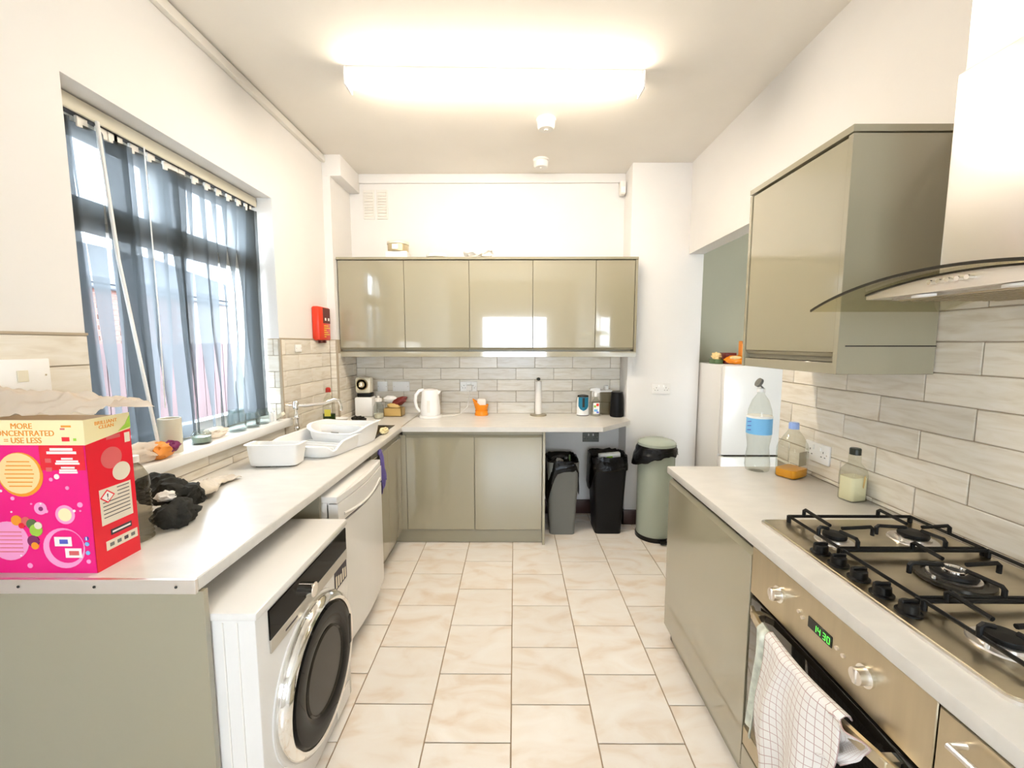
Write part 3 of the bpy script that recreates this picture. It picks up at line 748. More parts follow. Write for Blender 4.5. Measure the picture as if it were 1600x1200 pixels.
# ------------------------------------------------------------------ cooker hood
hd = thing('cooker_hood', 'steel chimney cooker hood with curved glass canopy above the hob', 'cooker hood', (1.2, .97, 1.64))
HC, HH = .972, .395
def gz(y): return 1.700 - .065 * ((y - HC) / HH) ** 2
N = 36
ys = [HC - HH + 2 * HH * k / N for k in range(N + 1)]
prof = [(y, gz(y) + .003) for y in ys] + [(y, gz(y) - .003) for y in ys[::-1]]
def xfront(y): return .946 + .012 * abs((y - HC) / HH) ** 4
b = MB(); n = N + 1
vs = [(xfront(y), y, gz(y) + .003) for y in ys] + [(xfront(y), y, gz(y) - .003) for y in ys] + [(XR - .01, y, gz(y) + .003) for y in ys] + [(XR - .01, y, gz(y) - .003) for y in ys]
fs = []
for k in range(N):
    fs += [(k, k + 1, 2 * n + k + 1, 2 * n + k), (n + k, 3 * n + k, 3 * n + k + 1, n + k + 1)]
fs += [(0, n, 3 * n, 2 * n), (N, 2 * n + N, 3 * n + N, n + N)]
b.add(vs, fs).build('glass_canopy', 'hood_glass', hd)
b = MB()
vs = [(xfront(y) - .003, y, gz(y) + .0034) for y in ys] + [(xfront(y) - .003, y, gz(y) - .0034) for y in ys] + [(xfront(y) + .001, y, gz(y) + .0034) for y in ys] + [(xfront(y) + .001, y, gz(y) - .0034) for y in ys]
fs = [(0, n, 3 * n, 2 * n), (N, 2 * n + N, 3 * n + N, n + N)]
for k in range(N): fs += [(k, k + 1, n + k + 1, n + k), (2 * n + k, 3 * n + k, 3 * n + k + 1, 2 * n + k + 1), (k, 2 * n + k, 2 * n + k + 1, k + 1), (n + k, n + k + 1, 3 * n + k + 1, 3 * n + k)]
b.add(vs, fs).build('glass_edge', 'dark_panel', hd)
BH = .25; ZBt = 1.655
ysb = [HC - BH + 2 * BH * k / 20 for k in range(21)]
poly = [(y, gz(y) - .004) for y in ysb] + [(HC + BH, ZBt), (HC - BH, ZBt)]
MB().prism(poly, 'x', 1.012, XR - .012).build('body', 'steel_bright', hd)
poly2 = [(y, gz(y) - .0035) for y in ysb] + [(y, gz(y) - .0085) for y in ysb[::-1]]
MB().prism(poly2, 'x', 1.008, 1.012).build('body_seal', 'dark_panel', hd)
B(1.05, XR - .05, HC - .21, HC + .21, ZBt - .006, ZBt + .001, bev=.001, seg=1).build('filter', 'silver_panel', hd)
for k in range(9): B(1.06 + k * .033, 1.072 + k * .033, HC - .20, HC + .20, ZBt - .009, ZBt - .005).build('filter_slat', 'steel', hd)
for yy in (HC + .1, HC - .1): MB().lathe([(.03, ZBt - .002), (.03, ZBt - .008), (0, ZBt - .009)], (1.032, yy, 0), 20, sx=.5).build('lamp_lens', 'bright_white', hd)
for k in range(5): MB().cyl((1.013, 1.028 - k * .021, 1.677), (.998, 1.028 - k * .021, 1.677), .0055, 14).build('button', 'chrome', hd)
B(1.135, XR - .012, HC - .172, HC + .172, 1.688, 2.215, bev=.004).build('chimney', 'steel_bright', hd)
B(1.143, XR - .012, HC - .163, HC + .163, 2.21, ZC - .002, bev=.004).build('upper_chimney', 'steel_bright', hd)

# ------------------------------------------------------------------ wall cabinets
def cab_label(k): return ['first', 'second', 'third', 'fourth', 'narrow rightmost'][k]
CZ0, CZ1 = 1.425, 2.203
seams = [-1.392, -.872, -.358, .144, .640, .945]
labels = ['grey wall cabinet leftmost on the back wall over the dial appliance', 'grey wall cabinet second from left on the back wall above the kettle',
          'grey wall cabinet at the middle of the back wall row', 'grey wall cabinet fourth from left above the kitchen roll', 'narrow grey wall cabinet at the right end beside the pier']
for k in range(5):
    x0, x1 = seams[k], seams[k + 1]
    c = thing('wall_cabinet', labels[k], 'cabinet', ((x0 + x1) / 2, 3.5, CZ0 + .04), 'grey wall cabinets along the back wall')
    xr = min(x1, XP - .004)
    B(x0 + .001, xr - .001, 3.352, YB - .012, CZ0 + .045, CZ1 - .02).build('carcass', 'grey_carcass', c)
    d_ = B(x0 + .0015, x1 - .0015, 3.330, 3.349, CZ0 + .072, CZ1 - .022, bev=.002, seg=1).build('door', 'grey_gloss', c)
    MB().prism([(3.330, CZ0 + .072), (3.342, CZ0 + .058), (3.349, CZ0 + .058), (3.349, CZ0 + .072)], 'x', x0 + .0015, x1 - .0015).build('finger_groove', 'grey_gloss', d_)
tag(B(-1.397, .966, 3.318, 3.425, CZ1 - .018, CZ1, bev=.001, seg=1).build('cornice_board', 'grey_gloss'), 'thin grey top board running over the back wall cabinets', 'board')
b = MB(); b.box(-1.397, .966, 3.322, 3.349, CZ0, CZ0 + .043, bev=.001, seg=1); b.box(-1.395, XP - .003, 3.35, YB - .012, CZ0 + .025, CZ0 + .043)
tag(b.build('pelmet_board', 'grey_gloss'), 'grey light pelmet running under the back wall cabinets', 'board')
tag(B(.947, .966, 3.326, 3.425, CZ0 + .0435, CZ1 - .0185, bev=.001, seg=1).build('filler_panel', 'grey_gloss'), 'thin grey filler closing the wall cabinets against the pier', 'panel')
rw = thing('wall_cabinet', 'big grey gloss wall cabinet beside the cooker hood', 'cabinet', (1.24, 1.66, 1.42))
RC0, RC1, CX = 1.385, 1.945, 1.070
B(CX + .02, XR - .012, RC0 + .001, RC1 - .001, 1.468, 2.188).build('carcass', 'grey_carcass', rw)
d_ = B(CX, CX + .018, RC0 + .022, RC1 - .006, 1.500, 2.186, bev=.002, seg=1).build('door', 'grey_gloss', rw)
MB().prism([(CX, 1.500), (CX + .012, 1.486), (CX + .018, 1.486), (CX + .018, 1.500)], 'y', RC0 + .022, RC1 - .006).build('finger_groove', 'grey_gloss', d_)
B(CX - .004, XR - .012, RC0 - .001, RC0 + .019, 1.428, 2.190, bev=.001, seg=1).build('side_panel', 'grey_gloss', rw)
B(CX - .004, XR - .012, RC1 - .004, RC1 + .014, 1.428, 2.190, bev=.001, seg=1).build('side_panel', 'grey_gloss', rw)
B(CX - .006, XR - .012, RC0 - .003, RC1 + .015, 2.194, 2.216, bev=.001, seg=1).build('top_board', 'grey_gloss', rw)
B(CX - .001, CX + .018, RC0 + .02, RC1 - .006, 1.428, 1.466, bev=.001, seg=1).build('pelmet', 'grey_gloss', rw)
B(CX + .02, XR - .012, RC0 - .0025, RC0 - .0005, 1.520, 1.524).build('panel_joint', 'dark_panel', rw)
B(CX + .02, XR - .012, RC0 + .02, RC1 - .006, 1.45, 1.466).build('bottom_board', 'grey_carcass', rw)

# on top of the back cabinets
tn = thing('food_tin', 'shallow gold and white tin on top of the back cabinets', 'tin', (-.935, 3.42, CZ1 + .04))
bxo = tag(B(-1.02, -.85, 3.36, 3.50, CZ1, CZ1 + .055, bev=.004).build('storage_box', 'wall_paint'), 'flat white box under the gold tin on the back cabinets', 'box')
tn.location.z = CZ1 + .055; ROOT[tn.name] = tuple(tn.location)
zt = CZ1 + .055
MB().lathe([(.078, zt), (.082, zt + .004), (.082, zt + .055), (.078, zt + .06)], (-.935, 3.425, 0), 32).build('drum', 'tin_gold', tn)
MB().lathe([(.086, zt + .058), (.086, zt + .078), (.08, zt + .082), (0, zt + .083)], (-.935, 3.425, 0), 32).build('lid', 'cream_plastic', tn)
B(-.96, -.915, 3.337, 3.345, zt + .012, zt + .05, bev=.001, seg=1).build('label', 'white_print', tn)
tag(MB().lathe([(.05, CZ1), (.09, CZ1 + .012), (.085, CZ1 + .035), (.05, CZ1 + .05), (0, CZ1 + .052)], (-.62, 3.42, 0), 28).build('upturned_bowl', 'wall_paint'), 'pale upturned bowl on the back cabinets right of the tin', 'bowl')
tag(MB().blob((-.29, 3.42, CZ1 + .045), (.11, .07, .055), .3, 9, 3, 4.2, CZ1).build('carrier_bag', 'paper'), 'crumpled white carrier bag on the back cabinets', 'bag')

# ------------------------------------------------------------------ washing machine
wm = thing('washing_machine', 'white front-loading washing machine with black door and silver ring', 'washing machine', (-1.0, 1.37, 0))
MX, MY0, MY1, MZ = -.708, 1.064, 1.675, .800
B(-1.30, MX, MY0, MY1, .02, MZ - .022, bev=.008).build('body', 'white_enamel', wm)
B(-1.30, MX + .006, MY0 - .004, MY1 + .004, MZ - .024, MZ, bev=.006).build('top', 'white_enamel', wm)
B(MX - .001, MX + .005, MY0 + .055, MY1 - .012, MZ - .125, MZ - .032, bev=.002, seg=1).build('control_panel', 'black_gloss', wm)
B(MX - .001, MX + .006, MY0 + .055, MY1 - .012, MZ - .165, MZ - .124, bev=.002, seg=1).build('silver_strip', 'silver_panel', wm)
B(MX + .005, MX + .0066, MY0 + .13, MY0 + .20, MZ - .150, MZ - .144).build('logo_mark', 'dark_print', wm)
dl = MB().cyl((MX + .003, 1.335, MZ - .10), (MX + .030, 1.335, MZ - .10), .024, 28).build('dial', 'chrome', wm)
MB().cyl((MX + .029, 1.335, MZ - .10), (MX + .032, 1.335, MZ - .10), .018, 24).build('dial_face', 'steel_bright', dl)
st = B(MX, MX + .002, MY1 - .125, MY1 - .012, MZ - .245, MZ - .170).build('energy_sticker', 'dark_print', wm)
for k in range(5): B(MX + .002, MX + .0028, MY1 - .118 + k * .021, MY1 - .106 + k * .021, MZ - .238, MZ - .19 - .006 * (k % 3)).build('sticker_bar', 'beige_print', st)
MD = Matrix.Translation((MX, 1.365, .385)) @ Matrix.Rotation(R(90), 4, 'Y')
dor = MB().lathe([(.250, -.002), (.253, .018), (.246, .036), (.232, .046), (.222, .042), (.216, .02), (.216, 0)], n=56, M=MD).build('door', 'chrome', wm)
MB().lathe([(.258, -.002), (.258, .005), (.25, .006)], n=56, M=MD).build('door_seat', 'white_enamel', dor)
MB().lathe([(.222, .036), (.212, .046), (.165, .050), (.135, .040), (.09, .016), (0, .004)], n=56, M=MD).build('door_glass', 'black_gloss', dor)
MB().lathe([(.140, .042), (.134, .047), (.128, .039)], n=48, M=MD).build('inner_ring', 'dark_panel', dor)
B(MX + .034, MX + .05, 1.365 + .192, 1.365 + .212, .33, .45, bev=.005).build('door_grip', 'dark_panel', dor)
B(MX, MX + .003, MY1 - .15, MY1 - .03, .03, .10, bev=.001, seg=1).build('filter_flap', 'white_plastic', wm)
for yy in (MY0 + .06, MY1 - .06): MB().lathe([(.022, 0), (.022, .012), (.012, .014), (.012, .025)], (MX - .06, yy, 0), 16).build('foot', 'black_plastic', wm)
for xx in (-.80, -.76): B(xx, xx + .004, MY0 - .002, MY0 + .001, .05, MZ - .03).build('side_seam', 'white_plastic', wm)

# ------------------------------------------------------------------ dishwasher
dw = thing('dishwasher', 'white under-counter dishwasher between washing machine and sink cabinet', 'dishwasher', (-1.0, 2.11, 0))
DX, DY0, DY1, DZ = -.792, 1.800, 2.405, .848
B(-1.34, DX - .04, DY0, DY1, .02, DZ - .03, bev=.004).build('body', 'white_enamel', dw)
B(-1.34, DX - .004, DY0 - .002, DY1 + .002, DZ - .032, DZ, bev=.006).build('top', 'white_enamel', dw)
fx = lambda y, base: base + .022 * math.sin(math.pi * (y - DY0) / (DY1 - DY0))
def bowed(y0, y1, xa, base, z0, z1, n=14):
    ys_ = [y0 + (y1 - y0) * k / n for k in range(n + 1)]
    return MB().prism([(fx(y, base), y) for y in ys_] + [(xa, y1), (xa, y0)], 'z', z0, z1)
bowed(DY0, DY1, DX - .045, DX - .004, DZ - .032, DZ - .004).build('top_lip', 'white_enamel', dw)
bowed(DY0, DY1, DX - .05, DX, DZ - .125, DZ - .037).build('control_panel', 'white_enamel', dw)
bowed(DY0 + .002, DY1 - .002, DX - .05, DX - .012, DZ - .14, DZ - .125).build('grip_recess', 'dark_panel', dw)
# curved grip
b = MB(); gp = []
for k in range(15):
    y = DY0 + .05 + (DY1 - DY0 - .1) * k / 14; gp.append((fx(y, DX) - .001, y, DZ - .098 - .024 * math.sin(math.pi * k / 14)))
b.tube(gp, .0075, 10).build('handle', 'white_enamel', dw)
bowed(DY0 + .001, DY1 - .001, DX - .045, DX - .002, .105, DZ - .138).build('door', 'white_enamel', dw)
B(DX - .07, DX - .045, DY0 + .01, DY1 - .01, 0.02, .10).build('kick_plate', 'white_plastic', dw)
for yy in (DY0 + .05, DY1 - .05): MB().cyl((DX - .08, yy, 0), (DX - .08, yy, .025), .015, 12).build('foot', 'black_plastic', dw)

# ------------------------------------------------------------------ bins
def bin_liner(parent, cx, cy, hx, hy, ztop, drop, seed, name='liner', sharp=.25):
    def fn(u, v):
        a = 2 * math.pi * u
        ca, sa = math.cos(a), math.sin(a); e = .5
        px = hx * math.copysign(abs(ca) ** e, ca); py = hy * math.copysign(abs(sa) ** e, sa)
        n_ = noise.noise(Vector((ca * 2.3 + seed, sa * 2.3, v * 3))); n2 = noise.noise(Vector((ca * 6 + seed, sa * 6, v * 7)))
        if v < .3:
            t = v / .3; s = .80 + .22 * t; z = ztop - .05 + .06 * t
        elif v < .45:
            t = (v - .3) / .15; s = 1.02 + .05 * t; z = ztop + .01
        else:
            t = (v - .45) / .55; s = 1.07 + .05 * t * (1 + n_); z = ztop + .01 - t * (drop(a) if callable(drop) else drop) * (1 + sharp * n_)
        s += .035 * n2
        return (cx + px * s, cy + py * s, z + .012 * n2)
    return MB().grid(fn, 48, 16).build(name, 'bin_bag', parent, solid=.0015)
gb = thing('waste_bin', 'grey plastic waste bin with black liner beside the end panel', 'bin', (.395, 3.33, 0))
def taper(cx, cy, hx0, hy0, hx1, hy1, z0, z1, r=.03, open_=True):
    p0 = rrect(cx - hx0, cx + hx0, cy - hy0, cy + hy0, r, 5); p1 = rrect(cx - hx1, cx + hx1, cy - hy1, cy + hy1, r * 1.2, 5); n_ = len(p0)
    b = MB(); vs = [(x, y, z0) for x, y in p0] + [(x, y, z1) for x, y in p1]
    fs = [tuple(range(n_))[::-1]] + [(i, (i + 1) % n_, n_ + (i + 1) % n_, n_ + i) for i in range(n_)]
    if open_:
        p2 = rrect(cx - hx1 + .006, cx + hx1 - .006, cy - hy1 + .006, cy + hy1 - .006, r, 5); p3 = rrect(cx - hx0 + .006, cx + hx0 - .006, cy - hy0 + .006, cy + hy0 - .006, r, 5)
        vs += [(x, y, z1) for x, y in p2] + [(x, y, z0 + .05) for x, y in p3]
        fs += [(n_ + i, n_ + (i + 1) % n_, 2 * n_ + (i + 1) % n_, 2 * n_ + i) for i in range(n_)] + [(2 * n_ + i, 2 * n_ + (i + 1) % n_, 3 * n_ + (i + 1) % n_, 3 * n_ + i) for i in range(n_)] + [tuple(range(3 * n_, 4 * n_))]
    return b.add(vs, fs)
taper(.385, 3.335, .100, .115, .128, .150, 0, .60).build('bin_body', 'bin_grey', gb)
bin_liner(gb, .385, 3.335, .120, .145, .60, lambda a: .07 + .27 * max(0, math.cos(a - R(205))) ** 3 + .22 * max(0, math.cos(a + R(8))) ** 10, 1.3)
MB().blob((.37, 3.33, .56), (.09, .10, .06), .3, 9, 3, 2.2).build('rubbish', 'bin_bag', gb)
MB().box(.44, .452, 3.29, 3.31, .585, .635, bev=.003).build('green_wrapper', 'leaf_green', gb)
MB().blob((.36, 3.27, .595), (.035, .02, .02), .4, 8, 2, 6).build('silver_wrapper', 'silver_panel', gb)
kb = thing('waste_bin', 'tall black waste bin with black liner and white carton inside', 'bin', (.757, 3.33, 0))
taper(.757, 3.34, .105, .105, .140, .140, 0, .63, r=.03).build('bin_body', 'bin_black', kb)
bin_liner(kb, .757, 3.34, .138, .138, .63, lambda a: .10 + .17 * max(0, math.cos(a - R(190))) ** 4, 5.7)
MB().blob((.757, 3.34, .57), (.10, .10, .05), .3, 8, 3, 8.8).build('rubbish', 'bin_bag', kb)
CM = Matrix.Translation((.765, 3.29, .635)) @ Matrix.Rotation(R(-6), 4, 'Y')
ct = MB().box(-.085, .085, -.025, .025, -.018, .018, bev=.006).build('carton', 'bright_white', kb, M=CM)
MB().box(-.03, .02, -.0262, -.0248, -.017, -.004).build('carton_print', 'green_print', ct, M=CM)
sb = thing('pedal_bin', 'sage green cylindrical pedal bin with black liner by the pier', 'bin', (1.115, 3.18, 0))
PX, PY, PR = 1.118, 3.215, .140
MB().lathe([(PR + .006, 0), (PR + .006, .03), (PR, .034)], (PX, PY, 0), 40).build('base_ring', 'black_plastic', sb)
MB().lathe([(PR - .004, .02), (PR, .03), (PR, .69), (PR - .006, .69), (PR - .006, .1)], (PX, PY, 0), 48).build('drum', 'bin_sage', sb)
def skirt(u, v):
    a = 2 * math.pi * u; n_ = noise.noise(Vector((math.cos(a) * 3, math.sin(a) * 3, v * 4)))
    lobe = max(0, math.cos(a - R(200))) ** 3
    r_ = PR + .004 + .016 * v + .012 * n_ + .04 * lobe * v
    return (PX + r_ * math.cos(a), PY + r_ * math.sin(a), .742 - v * (.065 + .075 * lobe + .015 * n_))
MB().grid(skirt, 48, 8).build('liner', 'bin_bag', sb, solid=.0015)
MB().lathe([(PR - .01, .738), (PR + .004, .742), (PR + .004, .762), (PR - .01, .776), (PR * .6, .790), (0, .794)], (PX, PY, 0), 48).build('lid', 'bin_sage', sb)
b = MB(); b.box(PX - .01, PX + .05, PY - PR - .05, PY - PR + .01, .012, .020, bev=.002, seg=1)
b.tube([(PX - .01, PY - PR - .0, .03), (PX - .01, PY - PR - .05, .03), (PX + .05, PY - PR - .05, .03), (PX + .05, PY - PR, .03)], .005, 8)
b.build('pedal', 'black_plastic', sb)

# ------------------------------------------------------------------ fridge in the passage and the things on it
fg = thing('fridge_freezer', 'white fridge freezer standing beyond the doorway', 'fridge', (1.80, 3.25, 0))
FX0, FX1, FY0, FY1 = 1.528, 2.08, 3.03, 3.50
B(FX0, FX1, FY0 + .055, FY1, .03, 1.375, bev=.006).build('cabinet', 'white_enamel', fg)
B(FX0, FX1, FY0, FY0 + .05, .705, 1.372, bev=.012).build('fridge_door', 'white_enamel', fg)
B(FX0, FX1, FY0, FY0 + .05, .06, .693, bev=.012).build('freezer_door', 'white_enamel', fg)
B(FX0 + .03, FX1 - .03, FY0 + .012, FY0 + .05, .690, .708).build('door_gap', 'dark_panel', fg)
for xx in (FX0 + .05, FX1 - .05): MB().cyl((xx, FY0 + .1, 0), (xx, FY0 + .1, .035), .018, 12).build('foot', 'black_plastic', fg)
ft = 1.375
tag(B(1.535, 1.60, 3.20, 3.30, ft, ft + .035, bev=.006).build('egg_tray', 'leaf_green'), 'flat dark green packet on the fridge against the jamb', 'packet')
ob = thing('snack_bag', 'bright orange crisp packet lying on the fridge', 'packet', (1.66, 3.15, ft))
MB().blob((1.655, 3.13, ft + .034), (.075, .05, .034), .18, 6, 3, 3.3, ft).build('bag', 'orange_plastic', ob)
MB().blob((1.635, 3.095, ft + .052), (.04, .02, .014), .2, 6, 2, 5.3).build('pale_print', 'peach_print', ob)
tag(B(1.615, 1.70, 3.20, 3.30, ft + .0, ft + .085, bev=.004).build('chocolate_box', 'dark_red_pack'), 'dark red flat box behind the orange packet on the fridge', 'box')
tag(MB().blob((1.565, 3.24, ft + .06), (.035, .03, .028), .3, 7, 3, 9.1).build('bread_roll', 'peach_print'), 'pale peach bread roll on the green packet on the fridge', 'bread')
cb = thing('cereal_box', 'upright orange and cream box on the fridge', 'box', (1.735, 3.17, ft))
B(1.705, 1.775, 3.14, 3.19, ft, ft + .175, bev=.002, seg=1).build('carton', 'bread_orange', cb)
MB().prism([(1.74 + .024 * math.cos(k * math.pi / 10), ft + .105 + .035 * math.sin(k * math.pi / 10)) for k in range(20)], 'y', 3.1385, 3.1400).build('printed_oval', 'peach_print', cb)
MB().prism([(1.728 + .016 * math.cos(k * math.pi / 8), ft + .040 + .020 * math.sin(k * math.pi / 8)) for k in range(16)], 'y', 3.1385, 3.1400).build('printed_spot', 'cream_card', cb)
B(1.705, 1.775, 3.1388, 3.14, ft + .155, ft + .175).build('top_band', 'copper_brown', cb)

# ------------------------------------------------------------------ right worktop bottles
bt = thing('water_bottle', 'large clear water bottle with blue label and open cap', 'bottle', (1.255, 2.0, W))
bxx, byy = 1.180, 1.985
MB().lathe([(.030, W), (.050, W + .006), (.055, W + .03), (.050, W + .09), (.046, W + .12), (.053, W + .17), (.054, W + .19), (.053, W + .26), (.050, W + .30), (.036, W + .345), (.017, W + .375), (.015, W + .385), (.015, W + .40), (0, W + .40)], (bxx, byy, 0), 32).build('bottle_body', 'clear_bottle', bt)
lb = MB().lathe([(.0555, W + .185), (.0555, W + .265)], (bxx, byy, 0), 32)
lb.f = [f for f in lb.f if len(f) == 4]
lb.build('label', 'label_blue', bt)
for k in range(3): MB().prism([(byy - .0, W + .200 + k * .02), (byy - .03, W + .206 + k * .02), (byy - .03, W + .210 + k * .02), (byy, W + .204 + k * .02)], 'x', bxx - .0568, bxx - .0560).build('label_line', 'blue_print', bt)
MB().lathe([(.0562, W + .262), (.0562, W + .272)], (bxx, byy, 0), 32).build('label_edge', 'bright_white', bt)
MB().lathe([(.018, W + .385), (.018, W + .402), (.0, W + .404)], (bxx, byy, 0), 20).build('collar', 'bright_white', bt)
cp_ = Matrix.Translation((bxx - .012, byy, W + .430)) @ Matrix.Rotation(R(-62), 4, 'Y')
MB().lathe([(.022, -.006), (.022, .006), (0, .008)], n=20, M=cp_).build('flip_cap', 'bin_grey', bt)
MB().tube([(bxx + .012, byy, W + .40), (bxx - .004, byy, W + .416)], .004, 6).build('cap_hinge', 'bin_grey', bt)
jb = thing('juice_bottle', 'square clear bottle with blue cap and amber liquid left', 'bottle', (1.315, 1.885, W))
jx, jy = 1.290, 1.900
def sqbottle(levels, cx, cy, r=.012):
    b = MB(); rings = []
    for hx, hy, z in levels: rings.append([(x, y, z) for x, y in rrect(cx - hx, cx + hx, cy - hy, cy + hy, min(hx, hy) * .35, 4)])
    n_ = len(rings[0]); vs = [p for g in rings for p in g]
    fs = [tuple(range(n_))[::-1], tuple(range((len(rings) - 1) * n_, len(rings) * n_))]
    for i in range(len(rings) - 1):
        for k in range(n_): fs.append((i * n_ + k, i * n_ + (k + 1) % n_, (i + 1) * n_ + (k + 1) % n_, (i + 1) * n_ + k))
    return b.add(vs, fs)
JM = Matrix.Translation((jx, jy, 0)) @ Matrix.Rotation(R(28), 4, 'Z') @ Matrix.Translation((-jx, -jy, 0))
sqbottle([(.056, .042, W), (.060, .046, W + .008), (.060, .046, W + .135), (.056, .042, W + .155), (.036, .03, W + .19), (.017, .017, W + .218), (.016, .016, W + .235)], jx, jy).build('bottle_body', 'clear_bottle', jb, M=JM)
sqbottle([(.055, .041, W + .003), (.058, .044, W + .008), (.058, .044, W + .040)], jx, jy).build('liquid', 'liquid_orange', jb, M=JM)
MB().lathe([(.021, W + .224), (.021, W + .250), (.018, W + .254), (0, W + .254)], (jx, jy, 0), 24).build('cap', 'cap_blue', jb)
MB().box(jx - .03, jx + .03, jy - .0475, jy - .0465, W + .06, W + .125).build('label', 'smoke_plastic', jb, M=JM)
oilb = thing('oil_bottle', 'small square glass bottle of pale oil with black cap', 'bottle', (1.30, 1.555, W))
ox, oy = 1.336, 1.605
OM = Matrix.Translation((ox, oy, 0)) @ Matrix.Rotation(R(12), 4, 'Z') @ Matrix.Translation((-ox, -oy, 0))
sqbottle([(.036, .030, W), (.039, .033, W + .005), (.039, .033, W + .105), (.035, .030, W + .125), (.016, .016, W + .150), (.0155, .0155, W + .185)], ox, oy).build('bottle_body', 'clear_bottle', oilb, M=OM)
sqbottle([(.034, .028, W + .003), (.036, .030, W + .007), (.036, .030, W + .096)], ox, oy).build('oil', 'liquid_yellow', oilb, M=OM)
MB().lathe([(.019, W + .183), (.019, W + .205), (.017, W + .208), (0, W + .208)], (ox, oy, 0), 24).build('cap', 'cap_dark', oilb)
MB().prism([(ox + .006, W + .06), (ox + .010, W + .10), (ox + .016, W + .108), (ox + .018, W + .09), (ox + .012, W + .055)], 'y', oy - .0335, oy - .0332).build('leaf_print', 'gold_pack', oilb, M=OM)

# ------------------------------------------------------------------ tea towel on the oven handle
tw = thing('tea_towel', 'white and red checked tea towel draped over the oven handle', 'tea towel', (.72, .97, .2))
def hx_at(y):
    u = min(max((OY1 - .035 - y) / (OY1 - OY0 - .07), 0), 1); return RX - .018 - .040 * math.sin(math.pi * u) ** .8
def tow(u, v):
    ytop = 1.140 - .29 * u
    y = ytop + (-.03 + .07 * (u - .5)) * max(0, v) - .012 * math.sin(9 * v + 5 * u)
    hx = hx_at(ytop)
    if v < .08:
        a = v / .08 * math.pi; x = hx + .005 + .016 * math.cos(a); z = HZ + .014 + .014 * math.sin(a)
    else:
        t = (v - .08) / .92
        fold = .014 * math.sin(u * 15 + 1.6 * t) * (.25 + t)
        x = hx - .011 - .05 * t * (1 - .4 * t) + fold - .012 * math.sin(3 * t)
        z = HZ + .014 - t * (.46 - .10 * u + .03 * math.sin(u * 11))
    return (x, y, z)
MB().grid(tow, 40, 46).build('front_drape', 'tea_towel_check', tw, solid=.003, angle=80)
def tow2(u, v):
    ytop = 1.178 - .06 * u; hx = hx_at(ytop)
    if v < .08:
        a = v / .08 * math.pi; return (hx + .005 + .013 * math.cos(a), ytop, HZ + .013 + .012 * math.sin(a))
    t = (v - .08) / .92
    return (hx - .010 - .02 * t + .006 * math.sin(u * 8 + t * 4), ytop + .02 * t * (u - .5), HZ + .013 - t * (.30 + .02 * u))
MB().grid(tow2, 10, 24).build('green_edge', 'towel_green', tw, solid=.003, angle=80)
def tow3(u, v):
    ytop = .880 - .09 * u; hx = hx_at(ytop); t = v
    return (hx - .015 + .05 * t * (1 - t) * 2 - .02 * t + .008 * math.sin(9 * u + 6 * t), ytop + .05 * t, HZ + .018 - t * (.13 - .04 * u))
MB().grid(tow3, 12, 12).build('tucked_corner', 'tea_towel_check', tw, solid=.003, angle=80)

# ------------------------------------------------------------------ back worktop things
kt = thing('electric_kettle', 'white plastic electric kettle on the back worktop', 'kettle', (-.72, 3.44, W))
kx, ky = -.705, 3.45
MB().lathe([(.092, W), (.095, W + .006), (.092, W + .018), (.07, W + .022), (0, W + .022)], (kx, ky, 0), 36).build('power_base', 'bright_white', kt)
MB().lathe([(.078, W + .022), (.082, W + .03), (.081, W + .08), (.074, W + .16), (.068, W + .215), (.064, W + .222)], (kx, ky, 0), 36).build('kettle_body', 'bright_white', kt)
MB().lathe([(.066, W + .220), (.062, W + .232), (.03, W + .238), (0, W + .239)], (kx, ky, 0), 36).build('lid', 'bright_white', kt)
MB().tube([(kx - .05, ky - .01, W + .232), (kx - .085, ky - .015, W + .225), (kx - .115, ky - .02, W + .19), (kx - .122, ky - .02, W + .14), (kx - .112, ky - .02, W + .085), (kx - .085, ky - .012, W + .05)], [.014, .016, .015, .014, .013, .012], 12).build('handle', 'bright_white', kt)
MB().prism([(kx + .055, W + .17), (kx + .092, W + .222), (kx + .055, W + .228)], 'y', ky - .018, ky + .018).build('spout', 'bright_white', kt)
B(kx - .012, kx + .012, ky - .082, ky - .074, W + .05, W + .15, bev=.002, seg=1).build('water_gauge', 'trim_white', kt)
MB().tube([(kx + .09, ky + .02, W + .006), (-.52, 3.50, W + .006), (-.46, 3.53, W + .02), (-.41, 3.58, W + .07), (-.395, 3.615, W + .15), (-.397, YB - .04, W + .215)], .0045, 8).build('power_cable', 'white_plastic', kt)
B(-.42, -.372, YB - .045, YB - .024, W + .205, W + .255, bev=.004).build('plug', 'white_plastic', kt)

ap = thing('dial_appliance', 'cream retro kitchen scale with round dark dial in the corner', 'kitchen scale', (-1.26, 3.53, W))
ax, ay = -1.272, 3.51
B(ax - .075, ax + .075, ay - .05, ay + .07, W, W + .165, bev=.012).build('base', 'bright_white', ap)
B(ax - .06, ax + .06, ay - .03, ay + .05, W + .165, W + .20, bev=.006).build('neck', 'black_plastic', ap)
B(ax - .065, ax + .065, ay - .055, ay + .04, W + .20, W + .335, bev=.02).build('head', 'cream_plastic', ap)
MY_ = Matrix.Translation((ax - .004, ay - .055, W + .275)) @ Matrix.Rotation(R(90), 4, 'X')
dd = MB().lathe([(.050, -.002), (.050, .008), (.044, .010), (0, .010)], n=36, M=MY_).build('dial', 'dark_panel', ap)
MB().lathe([(.050, .008), (.047, .013), (.043, .010)], n=36, M=MY_).build('dial_rim', 'tin_gold', dd)
MB().lathe([(.026, .010), (.024, .014), (.020, .0105)], n=28, M=MY_).build('inner_ring', 'tin_gold', dd)
B(ax - .014, ax + .002, ay - .070, ay - .064, W + .262, W + .292).build('pointer', 'bright_white', dd)

